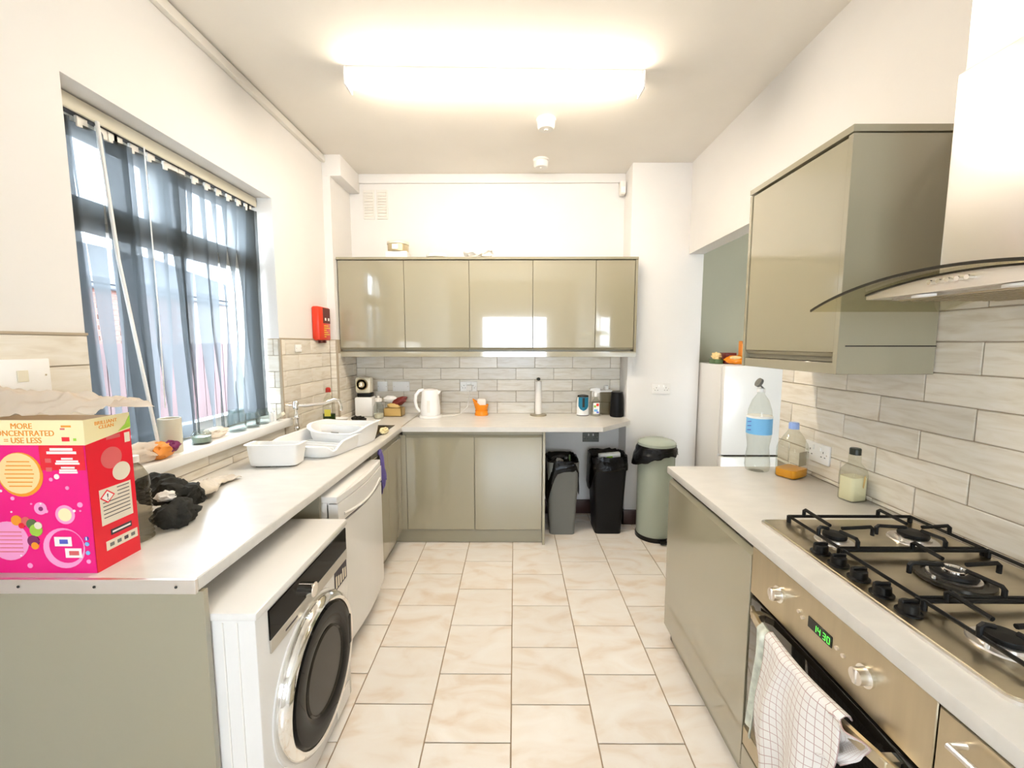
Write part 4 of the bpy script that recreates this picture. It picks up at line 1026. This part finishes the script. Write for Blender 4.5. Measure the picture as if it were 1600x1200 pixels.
gj = thing('glass_jar', 'clear glass jar with pale lid in front of the snack basket', 'jar', (-1.13, 3.42, W))
MB().lathe([(.036, W), (.04, W + .005), (.04, W + .10), (.028, W + .125), (.026, W + .145)], (-1.125, 3.40, 0), 28).build('jar_body', 'clear_glass', gj)
MB().lathe([(.030, W + .14), (.030, W + .165), (.012, W + .17), (.010, W + .185), (0, W + .186)], (-1.125, 3.40, 0), 28).build('lid', 'white_plastic', gj)
MB().lathe([(.035, W + .004), (.036, W + .04), (0, W + .041)], (-1.125, 3.40, 0), 24).build('contents', 'cream_plastic', gj)
bk = thing('snack_basket', 'small open box of red and gold packets by the kettle', 'basket', (-1.03, 3.52, W))
bb = MB(); bb.box(-1.105, -.955, 3.47, 3.58, W, W + .006); bb.box(-1.105, -.955, 3.47, 3.475, W, W + .07); bb.box(-1.105, -.955, 3.575, 3.58, W, W + .07); bb.box(-1.105, -1.10, 3.47, 3.58, W, W + .07); bb.box(-.96, -.955, 3.47, 3.58, W, W + .07)
bb.build('box', 'gold_pack', bk)
def pack(name, lab, m, c, rx, s):
    M = Matrix.Translation(c) @ Matrix.Rotation(rx, 4, 'Y')
    return tag(MB().blob((0, 0, 0), s, .15, 7, 3, c[0] * 9).build(name, m, None, M=M), lab, 'packet')
pack('snack_packet', 'dark red foil packet tipping out of the snack basket', 'dark_red_pack', (-.985, 3.515, W + .125), R(-25), (.075, .022, .032))
pack('snack_packet', 'gold foil packet lying in the snack basket', 'gold_pack', (-1.03, 3.50, W + .085), R(10), (.055, .02, .024))
pack('snack_packet', 'white paper packet at the back of the snack basket', 'bright_white', (-1.065, 3.545, W + .140), R(4), (.06, .02, .03))
tag(MB().blob((-1.225, 3.22, W + .022), (.055, .035, .026), .35, 9, 3, 7.7, W).build('scouring_cloth', 'cloth_dark'), 'crumpled black scouring cloth by the sink corner', 'cloth')
bl = thing('small_bowl', 'little white bowl behind the dish rack near the tap', 'bowl', (-1.32, 3.16, W))
MB().lathe([(.025, W), (.03, W + .004), (.055, W + .045), (.053, W + .046), (.028, W + .008), (0, W + .008)], (-1.335, 3.155, 0), 28).build('bowl', 'bright_white', bl)

oh = thing('sponge_holder', 'orange plastic caddy holding a white sponge on back worktop', 'sponge holder', (-.29, 3.52, W))
sx_, sy_ = -.285, 3.545
MB().lathe([(.055, W), (.058, W + .012), (.052, W + .03), (.056, W + .045)], (sx_, sy_, 0), 28, sy=.7).build('foot', 'orange_plastic', oh)
def scoop(u, v):
    a = 2 * math.pi * u; r_ = .046 + .022 * v; lift = .05 * max(0, math.cos(a - math.pi)) * v
    return (sx_ + r_ * math.cos(a) - .008 * v, sy_ + .7 * r_ * math.sin(a), W + .040 + .055 * v + lift)
MB().grid(scoop, 28, 6).build('scoop', 'orange_plastic', oh, solid=.004)
tag(B(sx_ - .035, sx_ + .04, sy_ - .022, sy_ + .022, W + .055, W + .145, bev=.012).build('sponge', 'foam_white'), 'white sponge standing in the orange caddy', 'sponge')

kr = thing('kitchen_roll', 'nearly empty kitchen roll on a steel stand', 'kitchen roll', (.205, 3.52, W))
rx_, ry_ = .205, 3.55
MB().lathe([(.070, W), (.072, W + .004), (.070, W + .010), (.02, W + .013), (0, W + .013)], (rx_, ry_, 0), 36).build('stand_base', 'steel', kr)
MB().cyl((rx_, ry_, W + .01), (rx_, ry_, W + .300), .006, 12).build('rod', 'steel', kr)
MB().lathe([(.0, W + .298), (.014, W + .304), (.016, W + .314), (.012, W + .324), (0, W + .328)], (rx_, ry_, 0), 20).build('finial', 'cap_dark', kr)
MB().lathe([(.012, W + .014), (.028, W + .014), (.028, W + .295), (.012, W + .295)], (rx_, ry_, 0), 28).build('paper', 'paper', kr)

af = thing('air_freshener', 'white and teal cleaning canister with dark top on back worktop', 'canister', (.60, 3.55, W))
fx_, fy_ = .588, 3.55
def oval(levels, cx, cy, sy=.7, n=28): return MB().lathe(levels, (cx, cy, 0), n, sy=sy)
oval([(.050, W), (.053, W + .004), (.053, W + .006)], fx_, fy_).build('foot', 'dark_panel', af)
oval([(.052, W + .006), (.052, W + .08), (.050, W + .13), (.046, W + .160), (.04, W + .165)], fx_, fy_).build('can', 'bright_white', af)
oval([(.048, W + .160), (.045, W + .175), (.02, W + .18), (0, W + .18)], fx_, fy_).build('top', 'dark_panel', af)
b = MB()
vs = []; nn = 14
def shield(u, v):
    a = R(-90 - 52 + 104 * u); z = W + .045 + (.115) * v; wv = min(1, (v * 3) ** .5) if v > 0 else 0.05
    a = R(-90) + (a - R(-90)) * wv
    return (fx_ + .0535 * math.cos(a), fy_ + .7 * .0535 * math.sin(a) - .0008, z)
MB().grid(shield, 12, 12).build('teal_badge', 'teal_plastic', af)
B(fx_ - .010, fx_ + .010, fy_ - .0395, fy_ - .0378, W + .075, W + .155, bev=.0006, seg=1).build('badge_mark', 'dark_panel', af)
sp_ = thing('spray_bottle', 'clear trigger spray bottle with colourful label on back worktop', 'spray bottle', (.70, 3.53, W))
px_, py_ = .695, 3.53
oval([(.034, W), (.038, W + .004), (.038, W + .10), (.030, W + .130), (.014, W + .150), (.013, W + .175)], px_, py_).build('bottle_body', 'clear_bottle', sp_)
oval([(.036, W + .003), (.037, W + .006), (.037, W + .03), (0, W + .03)], px_, py_).build('liquid', 'silver_panel', sp_)
B(px_ - .026, px_ + .026, py_ - .029, py_ - .0275, W + .02, W + .115, bev=.0006, seg=1).build('label', 'bright_white', sp_)
for (dx, dz, w_, h_, mm) in ((-.012, .085, .018, .018, 'green_print'), (.010, .098, .022, .022, 'red_plastic'), (-.004, .05, .03, .02, 'label_blue'), (.012, .034, .02, .014, 'blue_print')):
    B(px_ + dx - w_ / 2, px_ + dx + w_ / 2, py_ - .0298, py_ - .0289, W + dz - h_ / 2, W + dz + h_ / 2).build('label_print', mm, sp_)
MB().lathe([(.017, W + .165), (.017, W + .195), (.013, W + .2)], (px_, py_, 0), 20).build('collar', 'bright_white', sp_)
MB().prism([(px_ - .055, W + .215), (px_ - .050, W + .236), (px_ + .0, W + .244), (px_ + .032, W + .236), (px_ + .036, W + .205), (px_ + .012, W + .195), (px_ - .012, W + .198), (px_ - .02, W + .214)], 'y', py_ - .014, py_ + .014).build('trigger_head', 'bright_white', sp_)
MB().tube([(px_ - .022, py_, W + .212), (px_ - .030, py_, W + .19), (px_ - .026, py_, W + .165)], .005, 8).build('trigger', 'bright_white', sp_)
wj = thing('filter_jug', 'smoky clear jug with white lid beside the black canister', 'jug', (.82, 3.57, W))
jx_, jy_ = .792, 3.602
sqbottle([(.036, .034, W), (.040, .038, W + .01), (.044, .042, W + .20)], jx_, jy_).build('jug_body', 'smoke_plastic', wj)
MB().box(jx_ - .056, jx_ + .050, jy_ - .046, jy_ + .046, W + .20, W + .218, bev=.006).build('lid', 'bright_white', wj)
MB().lathe([(.020, W + .216), (.018, W + .25), (.012, W + .256), (0, W + .257)], (jx_ + .005, jy_, 0), 20).build('lid_knob', 'bright_white', wj)
bkc = thing('black_canister', 'matt black tapered canister at the end of back worktop', 'canister', (.90, 3.52, W))
MB().lathe([(.050, W), (.055, W + .004), (.057, W + .02), (.054, W + .12), (.049, W + .195), (.047, W + .2)], (.866, 3.495, 0), 32).build('can', 'bin_black', bkc)
MB().lathe([(.049, W + .2), (.049, W + .207), (.045, W + .211), (0, W + .211)], (.866, 3.495, 0), 32).build('lid', 'black_plastic', bkc)

# washing-up bottle behind the sink
wu = thing('washing_up_bottle', 'clear washing-up liquid bottle with red cap and green liquid', 'bottle', (-1.365, 3.02, W))
ux, uy = -1.372, 3.035
oval([(.040, W), (.046, W + .006), (.047, W + .13), (.043, W + .18), (.028, W + .225), (.014, W + .245), (.013, W + .265)], ux, uy, .65).build('bottle_body', 'clear_bottle', wu)
oval([(.042, W + .004), (.044, W + .01), (.0445, W + .10), (0, W + .10)], ux, uy, .65).build('liquid', 'liquid_green', wu)
MB().lathe([(.019, W + .26), (.017, W + .288), (.010, W + .295), (0, W + .295)], (ux, uy, 0), 20).build('cap', 'cap_red', wu)
B(ux - .02, ux + .026, uy - .0325, uy - .031, W + .085, W + .135, bev=.0005, seg=1).build('label', 'label_yellow', wu)

# ------------------------------------------------------------------ dish racks, cloths
dk = thing('dish_rack', 'long white plastic dish draining tray by the sink', 'dish rack', (-1.10, 2.45, W))
def basin(cx, cy, hx, hy, z0, h, flare, wall, wave, nseg=44, e=.42, M=None, parent=None, name='tray', m='bright_white', lip=.012):
    """open tub with rounded corners and a wavy rim: outer wall, rim, inner wall, floor"""
    def ring(f, zf):
        out = []
        for k in range(nseg):
            a = 2 * math.pi * k / nseg; ca, sa = math.cos(a), math.sin(a)
            x = (hx * f) * math.copysign(abs(ca) ** e, ca); y = (hy * f) * math.copysign(abs(sa) ** e, sa)
            z = zf(a); out.append((cx + x, cy + y, z))
        return out
    ztop = lambda a: z0 + h + wave(a)
    rings = [ring(1 - flare, lambda a: z0), ring(1 - flare * .35, lambda a: z0 + (ztop(a) - z0) * .5), ring(1., lambda a: ztop(a) - .006), ring(1 + lip / hx, lambda a: ztop(a) - .004), ring(1 + lip / hx, ztop), ring(1 - wall / hx, ztop), ring(1 - flare - wall / hx, lambda a: z0 + .012)]
    vs = [p for g in rings for p in g]; fs = [tuple(range(nseg))[::-1]]
    for i in range(len(rings) - 1):
        for k in range(nseg): fs.append((i * nseg + k, i * nseg + (k + 1) % nseg, (i + 1) * nseg + (k + 1) % nseg, (i + 1) * nseg + k))
    fs.append(tuple(range((len(rings) - 1) * nseg, len(rings) * nseg)))
    return MB().add(vs, fs).build(name, m, parent, M=M)
DM = Matrix.Translation((-1.115, 2.44, 0)) @ Matrix.Rotation(R(-12), 4, 'Z')
basin(0, -.06, .195, .20, W + .002, .085, .10, .008, lambda a: .020 * math.sin(a) - .040 * max(0, math.cos(a + .5)) ** 30, M=DM, parent=dk, name='tray', e=.45)
basin(.03, .125, .185, .15, W + .002, .118, .14, .010, lambda a: .012 * math.sin(2 * a + 1) - .02 * max(0, -math.sin(a)), M=DM, parent=dk, name='bowl_tray', e=.5)
for k in range(5): MB().box(-.14, .14, -.20 + k * .05, -.194 + k * .05, W + .014, W + .040, bev=.002, seg=1).build('rib', 'bright_white', dk, M=DM)
MB().box(.05, .10, -.0405, -.0385, W + .095, W + .100).build('drain_slot', 'bin_grey', dk, M=DM)
ct_ = thing('cutlery_tub', 'small white plastic tub in front of the dish rack', 'tub', (-1.215, 2.06, W))
CMx = Matrix.Translation((-1.212, 2.075, 0)) @ Matrix.Rotation(R(4), 4, 'Z')
basin(0, 0, .125, .065, W + .008, .108, .10, .005, lambda a: -.012 * max(0, math.sin(a)), M=CMx, parent=ct_, name='tub', e=.3)
for xx in (-.05, .05): MB().box(xx - .035, xx + .035, -.05, .05, W, W + .010, bev=.002, seg=1).build('foot', 'bin_grey', ct_, M=CMx)
MB().box(-.1265, -.122, -.02, .02, W + .045, W + .075, bev=.001, seg=1).build('grip_hole', 'bin_grey', ct_, M=CMx)
tag(MB().blob((-.893, 2.80, W + .022), (.028, .05, .02), .25, 7, 3, 1.9, W + .002).build('yellow_sponge', 'sponge_yellow'), 'pale yellow sponge on the sink edge beside the rack', 'sponge')
pc = thing('dish_cloth', 'purple dish cloth hanging from the sink cabinet door top', 'cloth', (-.83, 2.56, .60))
def cloth(u, v):
    wid = .05 + .07 * min(1, v * 1.6) - .03 * max(0, v - .7)
    return (-.838 + .010 * math.sin(u * 11 + 2 * v) * (.4 + v) + .008 * math.sin(3 * v), 2.535 + wid * (u - .5) + .035 * v + .008 * math.sin(9 * v),
            .862 - v * (.235 + .045 * math.sin(u * 5.2 + .6)))
MB().grid(cloth, 18, 26).build('drape', 'cloth_purple', pc, solid=.003, angle=80)
MB().blob((-.842, 2.538, .856), (.010, .03, .018), .25, 7, 3, 3.3).build('knot', 'cloth_purple', pc)

# things at the near end of the left worktop
dcl = thing('dark_cloths', 'heap of crumpled charcoal cloths behind the pink box', 'cloth', (-1.2, 1.45, W))
MB().blob((-1.155, 1.365, W + .038), (.060, .060, .046), .22, 6, 4, 11.3, W).build('front_fold', 'cloth_dark', dcl)
MB().blob((-1.215, 1.44, W + .085), (.060, .060, .050), .25, 6, 4, 4.1, W).build('back_fold', 'cloth_dark', dcl)
MB().blob((-1.30, 1.45, W + .095), (.070, .055, .052), .25, 6, 4, 8.4, W).build('top_fold', 'cloth_dark', dcl)
MB().blob((-1.225, 1.50, W + .05), (.06, .05, .045), .25, 6, 4, 1.4, W).build('side_fold', 'cloth_dark', dcl)
MB().blob((-1.205, 1.385, W + .092), (.030, .026, .018), .2, 6, 3, 2.7).build('white_lining', 'paper', dcl)
pcl = thing('pale_cloth', 'pale patterned cloth spread behind the charcoal cloths', 'cloth', (-1.28, 1.68, W))
def pale(u, v):
    a = -1.21 - .14 * v + .02 * math.sin(7 * u); yy = 1.545 + .30 * u
    hgt = (1 - u) ** 1.2 * .07 * math.sin(math.pi * min(1, v * .9 + .1)) + .010 + .012 * noise.noise(Vector((u * 9, v * 9, 2)))
    return (a - .05 * u * (1 - v) , yy + .03 * v, W + max(.003, hgt))
MB().grid(pale, 26, 16).build('sheet', 'cloth_pale', pcl, solid=.003, angle=80)
rb = thing('ribbed_bottle', 'clear ribbed plastic bottle tucked behind the pink box', 'bottle', (-1.17, 1.25, W))
pts = [(.030, W), (.040, W + .006)]
for k in range(12): pts += [(.040, W + .012 + k * .013), (.036, W + .018 + k * .013)]
pts += [(.040, W + .175), (.036, W + .205), (.022, W + .235), (.014, W + .245), (.014, W + .26), (0, W + .26)]
MB().lathe(pts, (-1.182, 1.250, 0), 28).build('bottle_body', 'smoke_plastic', rb)
MB().lathe([(.017, W + .25), (.017, W + .27), (0, W + .271)], (-1.182, 1.250, 0), 20).build('cap', 'bright_white', rb)

# ------------------------------------------------------------------ detergent box
bxp = thing('detergent_box', 'bright pink detergent box with yellow top on the left worktop', 'box', (-1.28, 1.12, W))
BZ, BB = 1.326, 1.293        # top, bottom of yellow band at the front
bx0, bx1, by0, by1 = -1.448, -1.122, 1.060, 1.188
B(bx0, bx1 - .0005, by0 + .0005, by1, W, BZ - .002).build('carton', 'brown_bag', bxp)
fp = MB(); fp.add([(bx0, by0, W), (bx1, by0, W), (bx1, by0, BB), (bx0, by0, BB)], [(0, 1, 2, 3)]); fp = B(bx0, bx1, by0 - .001, by0 + .001, W, 1.268).build('front_face', 'pink_card', bxp)
sd = B(bx1 - .001, bx1 + .001, by0 - .001, by1, W, 1.283).build('side_face', 'red_card', bxp)
fb_ = B(bx0, bx1 + .0015, by0 - .0018, by0 + .001, 1.266, BZ + .006).build('front_band', 'cream_card', bxp)
sb_ = MB().prism([(by0 - .0015, 1.266), (by1, 1.286), (by1, BZ + .006), (by0 - .0015, BZ + .006)], 'x', bx1 - .001, bx1 + .0018).build('side_band', 'cream_card', bxp)
XD, ZD, YD = (1, 0, 0), (0, 0, 1), (0, 1, 0)
fy = by0 - .0022
def fdisc(nm, x, z, r, m, lay=0, par=fp, ry=None): return MB().disc((x, z), r, 'y', (by0 - .0012 - .0005 * (lay + 1), by0 - .0008), ry=ry).build(nm, m, par)
def frect(nm, x, z, w_, h_, m, lay=0, par=fp): return B(x - w_ / 2, x + w_ / 2, by0 - .0012 - .0005 * (lay + 1), by0 - .0008, z - h_ / 2, z + h_ / 2).build(nm, m, par)
def sdisc(nm, y, z, r, m, lay=0, par=None): return MB().disc((y, z), r, 'x', (bx1 + .0008, bx1 + .0012 + .0005 * (lay + 1))).build(nm, m, par or sd)
def srect(nm, y, z, w_, h_, m, lay=0, par=None): return B(bx1 + .0008, bx1 + .0012 + .0005 * (lay + 1), y - w_ / 2, y + w_ / 2, z - h_ / 2, z + h_ / 2).build(nm, m, par or sd)
for s, z in (('MORE', 1.3095), ('CONCENTRATED', 1.2905), ('= USE LESS', 1.2715)):
    lettering(s, .0212, 'orange_print', fb_, (-1.283, by0 - .0021, z), XD, ZD)
frect('cup_icon', -1.170, 1.282, .020, .011, 'red_card', 1, fb_); frect('scoop_icon', -1.166, 1.316, .026, .005, 'orange_print', 1, fb_); frect('tick_icon', -1.146, 1.281, .008, .007, 'green_print', 1, fb_); frect('scoop_icon', -1.176, 1.309, .012, .004, 'salmon_print', 1, fb_)
frect('red_panel', -1.185, 1.232, .118, .066, 'red_card', 0)
for z, w_, h_ in ((1.255, .060, .007), (1.246, .078, .007), (1.230, .03, .005), (1.223, .058, .005), (1.217, .064, .005), (1.206, .036, .005), (1.199, .046, .005), (1.193, .048, .005)): frect('print_line', -1.172 if z < 1.24 else -1.185, z, w_, h_, 'white_print', 1)
frect('truck_icon', -1.222, 1.225, .016, .011, 'salmon_print', 1); frect('truck_icon', -1.222, 1.201, .016, .011, 'salmon_print', 1)
c1 = fdisc('bubble_badge', -1.300, 1.187, .060, 'orange_print', 0); fdisc('bubble_face', -1.303, 1.190, .055, 'peach_print', 1, c1)
for k in range(7): frect('badge_line', -1.302, 1.222 - k * .011, .078 - .006 * abs(k - 3), .0028, 'orange_print', 2, c1)
c2 = fdisc('bubble_badge', -1.352, 1.005, .054, 'pale_pink_print', 0)
for k in range(6): frect('badge_line', -1.35, 1.03 - k * .011, .07, .0022, 'salmon_print', 1, c2)
for kf, (x, z, r, m) in enumerate(((-1.325, 1.062, .014, 'orange_print'), (-1.300, 1.060, .012, 'salmon_print'), (-1.285, 1.052, .014, 'leaf_green'), (-1.275, 1.035, .017, 'green_print'), (-1.268, 1.048, .010, 'beige_print'), (-1.285, 1.005, .016, 'purple_print'), (-1.282, .992, .010, 'orange_print'), (-1.312, 1.048, .008, 'red_card'))): fdisc('fruit_print', x, z, r, m, 1 + .15 * kf)
c3 = fdisc('bubble_badge', -1.205, .985, .056, 'pale_pink_print', 0); fdisc('bubble_shade', -1.198, .990, .046, 'pink_card', 1, c3)
frect('photo_card', -1.205, 1.004, .046, .026, 'white_print', 2); frect('photo_mark', -1.203, 1.004, .022, .012, 'blue_print', 3); frect('photo_card', -1.180, .972, .044, .026, 'white_print', 2); frect('photo_mark', -1.178, .972, .026, .012, 'salmon_print', 3)
fl1 = fdisc('splash_print', -1.193, 1.078, .018, 'cream_card', 1); fdisc('splash_glow', -1.193, 1.078, .026, 'pale_pink_print', 0, fl1); fdisc('splash_print', -1.257, 1.095, .017, 'pale_pink_print', 0); fdisc('splash_dot', -1.256, 1.094, .006, 'purple_print', 1)
for k in range(30):
    x = random.uniform(-1.36, -1.14); z = random.uniform(.935, 1.185)
    if (x + 1.30) ** 2 + (z - 1.187) ** 2 < .0045 or (z < 1.06 and x > -1.27): continue
    fdisc('water_drop', x, z, random.choice((.0025, .0035, .005, .007)), 'pale_pink_print' if k % 3 else 'white_print', .3 + .015 * k)
for z, m in ((1.012, 'blue_print'), (.997, 'label_blue'), (.972, 'label_blue'), (.948, 'pale_pink_print')): fdisc('icon_dot', -1.142, z, .0058, m, 1)
frect('icon_letter', -1.142, 1.012, .003, .009, 'white_print', 2)
# side face print
for s, z in (('BRILLIANT', 1.313), ('CLEAN', 1.301)): lettering(s, .0135, 'orange_print', sb_, (bx1 + .0020, 1.118, z), YD, ZD)
MB().prism([(1.150, 1.284), (by1, 1.290), (by1, 1.325), (1.172, 1.300)], 'x', bx1 + .0008, bx1 + .0026).build('leaf_corner', 'green_print', sb_)
sdisc('seal_badge', 1.125, 1.215, .030, 'salmon_print', 0); sdisc('flower_badge', 1.150, 1.170, .026, 'beige_print', 1)
srect('red_tab', 1.135, 1.272, .04, .010, 'salmon_print', 0); srect('notch_label', 1.176, 1.262, .016, .028, 'beige_print', 0)
wl_ = srect('warning_label', 1.128, 1.085, .092, .100, 'beige_print', 0)
dm = [(1.103, 1.093), (1.124, 1.112), (1.103, 1.131), (1.082, 1.112)]
MB().prism(dm, 'x', bx1 + .0016, bx1 + .0023).build('warning_diamond', 'red_card', wl_)
MB().prism([(1.103 + (y - 1.103) * .78, 1.112 + (z - 1.112) * .78) for y, z in dm], 'x', bx1 + .0016, bx1 + .0026).build('diamond_field', 'white_print', wl_)
lettering('!', .026, 'dark_print', wl_, (bx1 + .0027, 1.103, 1.1025), YD, ZD, depth=.0003)
for k in range(8): srect('print_line', 1.150 if k < 3 else 1.128, 1.128 - k * .0105, .036 if k < 3 else .078, .0022, 'dark_print', 1, wl_)
srect('name_panel', 1.135, 1.008, .062, .016, 'dark_print', 0); srect('name_print', 1.135, 1.008, .054, .005, 'white_print', 1)
srect('icon_panel', 1.135, .975, .094, .026, 'beige_print', 0)
for k in range(4): srect('icon_mark', 1.104 + k * .021, .975, .012, .010, 'dark_print' if k == 2 else 'bin_grey', 1)
pb = thing('plastic_bag', 'creased translucent plastic bag flopped over the pink box', 'plastic bag', (-1.28, 1.15, BZ))
def film(u, v):
    x = -1.462 + .36 * u; y = 1.075 + .13 * v
    h = .075 * math.sin(math.pi * v) * (1 - .55 * u) + .016 * noise.noise(Vector((u * 5, v * 4, 1))) + .016 * noise.noise(Vector((u * 11, v * 9, 4)))
    x += .045 * max(0, u - .8) * 5 * v
    return (max(x, XL + .012), y, BZ + .010 + max(0, h) + .01 * u)
MB().grid(film, 44, 26).build('sheet', 'film', pb, angle=80)

# ------------------------------------------------------------------ window sill things
SZ = 1.06
br = thing('bread_bag', 'orange printed bread bag lying on the window sill', 'bread bag', (-1.46, 1.64, SZ))
MB().blob((-1.475, 1.60, SZ + .040), (.050, .085, .040), .2, 6, 4, 2.2, SZ).build('loaf', 'film', br)
MB().blob((-1.445, 1.66, SZ + .035), (.035, .055, .034), .25, 7, 3, 6.6, SZ).build('orange_end', 'bread_orange', br)
MB().blob((-1.430, 1.69, SZ + .045), (.022, .035, .024), .3, 8, 3, 9.6, SZ).build('printed_twist', 'purple_print', br)
cr = thing('cream_tube', 'upright cream cardboard tube on the window sill', 'tube', (-1.50, 1.80, SZ))
MB().lathe([(.041, SZ), (.042, SZ + .002), (.042, SZ + .150), (.036, SZ + .150), (.036, SZ + .01)], (-1.492, 1.765, 0), 28).build('tube', 'cream_plastic', cr)
def sill_jar(name, lab, x, y, r, h, m, lid=None, contents=None):
    t = thing(name, lab, 'jar', (x, y, SZ))
    MB().lathe([(r * .9, SZ), (r, SZ + .004), (r, SZ + h * .75), (r * .8, SZ + h * .9), (r * .8, SZ + h), (r * .74, SZ + h), (r * .74, SZ + h * .9), (r * .93, SZ + h * .74), (r * .93, SZ + .008), (0, SZ + .008)], (x, y, 0), 26).build('glass', m, t)
    if lid: MB().lathe([(r * .84, SZ + h * .9), (r * .84, SZ + h * 1.04), (0, SZ + h * 1.05)], (x, y, 0), 26).build('lid', lid, t)
    if contents: MB().lathe([(r * .9, SZ + .009), (r * .9, SZ + h * .55), (0, SZ + h * .56)], (x, y, 0), 24).build('contents', contents, t)
    return t
sill_jar('glass_jar', 'short pale green glass jar at the front of the sill', -1.480, 1.925, .040, .062, 'clear_glass', None, 'bin_sage')
sill_jar('glass_jar', 'tall clear clip jar on the sill by the twisted slats', -1.495, 2.20, .045, .115, 'clear_glass', 'clear_glass')
sill_jar('glass_tumbler', 'clear tumbler on the sill right of the clip jar', -1.480, 2.31, .038, .085, 'clear_glass')
sill_jar('glass_tumbler', 'clear tumbler at the far end of the sill', -1.485, 2.41, .036, .088, 'clear_glass')
tag(MB().blob((-1.505, 2.04, SZ + .024), (.040, .09, .026), .25, 8, 3, 5.9, SZ).build('cling_wrap', 'film'), 'crumpled cling wrap lying on the sill behind the green jar', 'plastic wrap')
for yy, lab in ((2.46, 'short white candle stub nearer on the sill corner'), (2.495, 'short white candle stub farther on the sill corner')):
    c_ = thing('candle', lab, 'candle', (-1.46, yy, SZ)); MB().lathe([(.010, SZ), (.010, SZ + .05), (.006, SZ + .055), (0, SZ + .055)], (-1.462, yy, 0), 16).build('wax', 'bright_white', c_); MB().cyl((-1.462, yy, SZ + .054), (-1.462, yy, SZ + .064), .0012, 6).build('wick', 'dark_print', c_)
wd = tag(MB().box(-.012, .012, -.06, .06, 0, .02, bev=.003).build('wood_block', 'cream_plastic', None, M=Matrix.Translation((-1.455, 2.535, SZ + .012)) @ Matrix.Rotation(R(-28), 4, 'Y') @ Matrix.Rotation(R(60), 4, 'Z')), 'pale wooden stick leaning at the sill corner', 'stick')
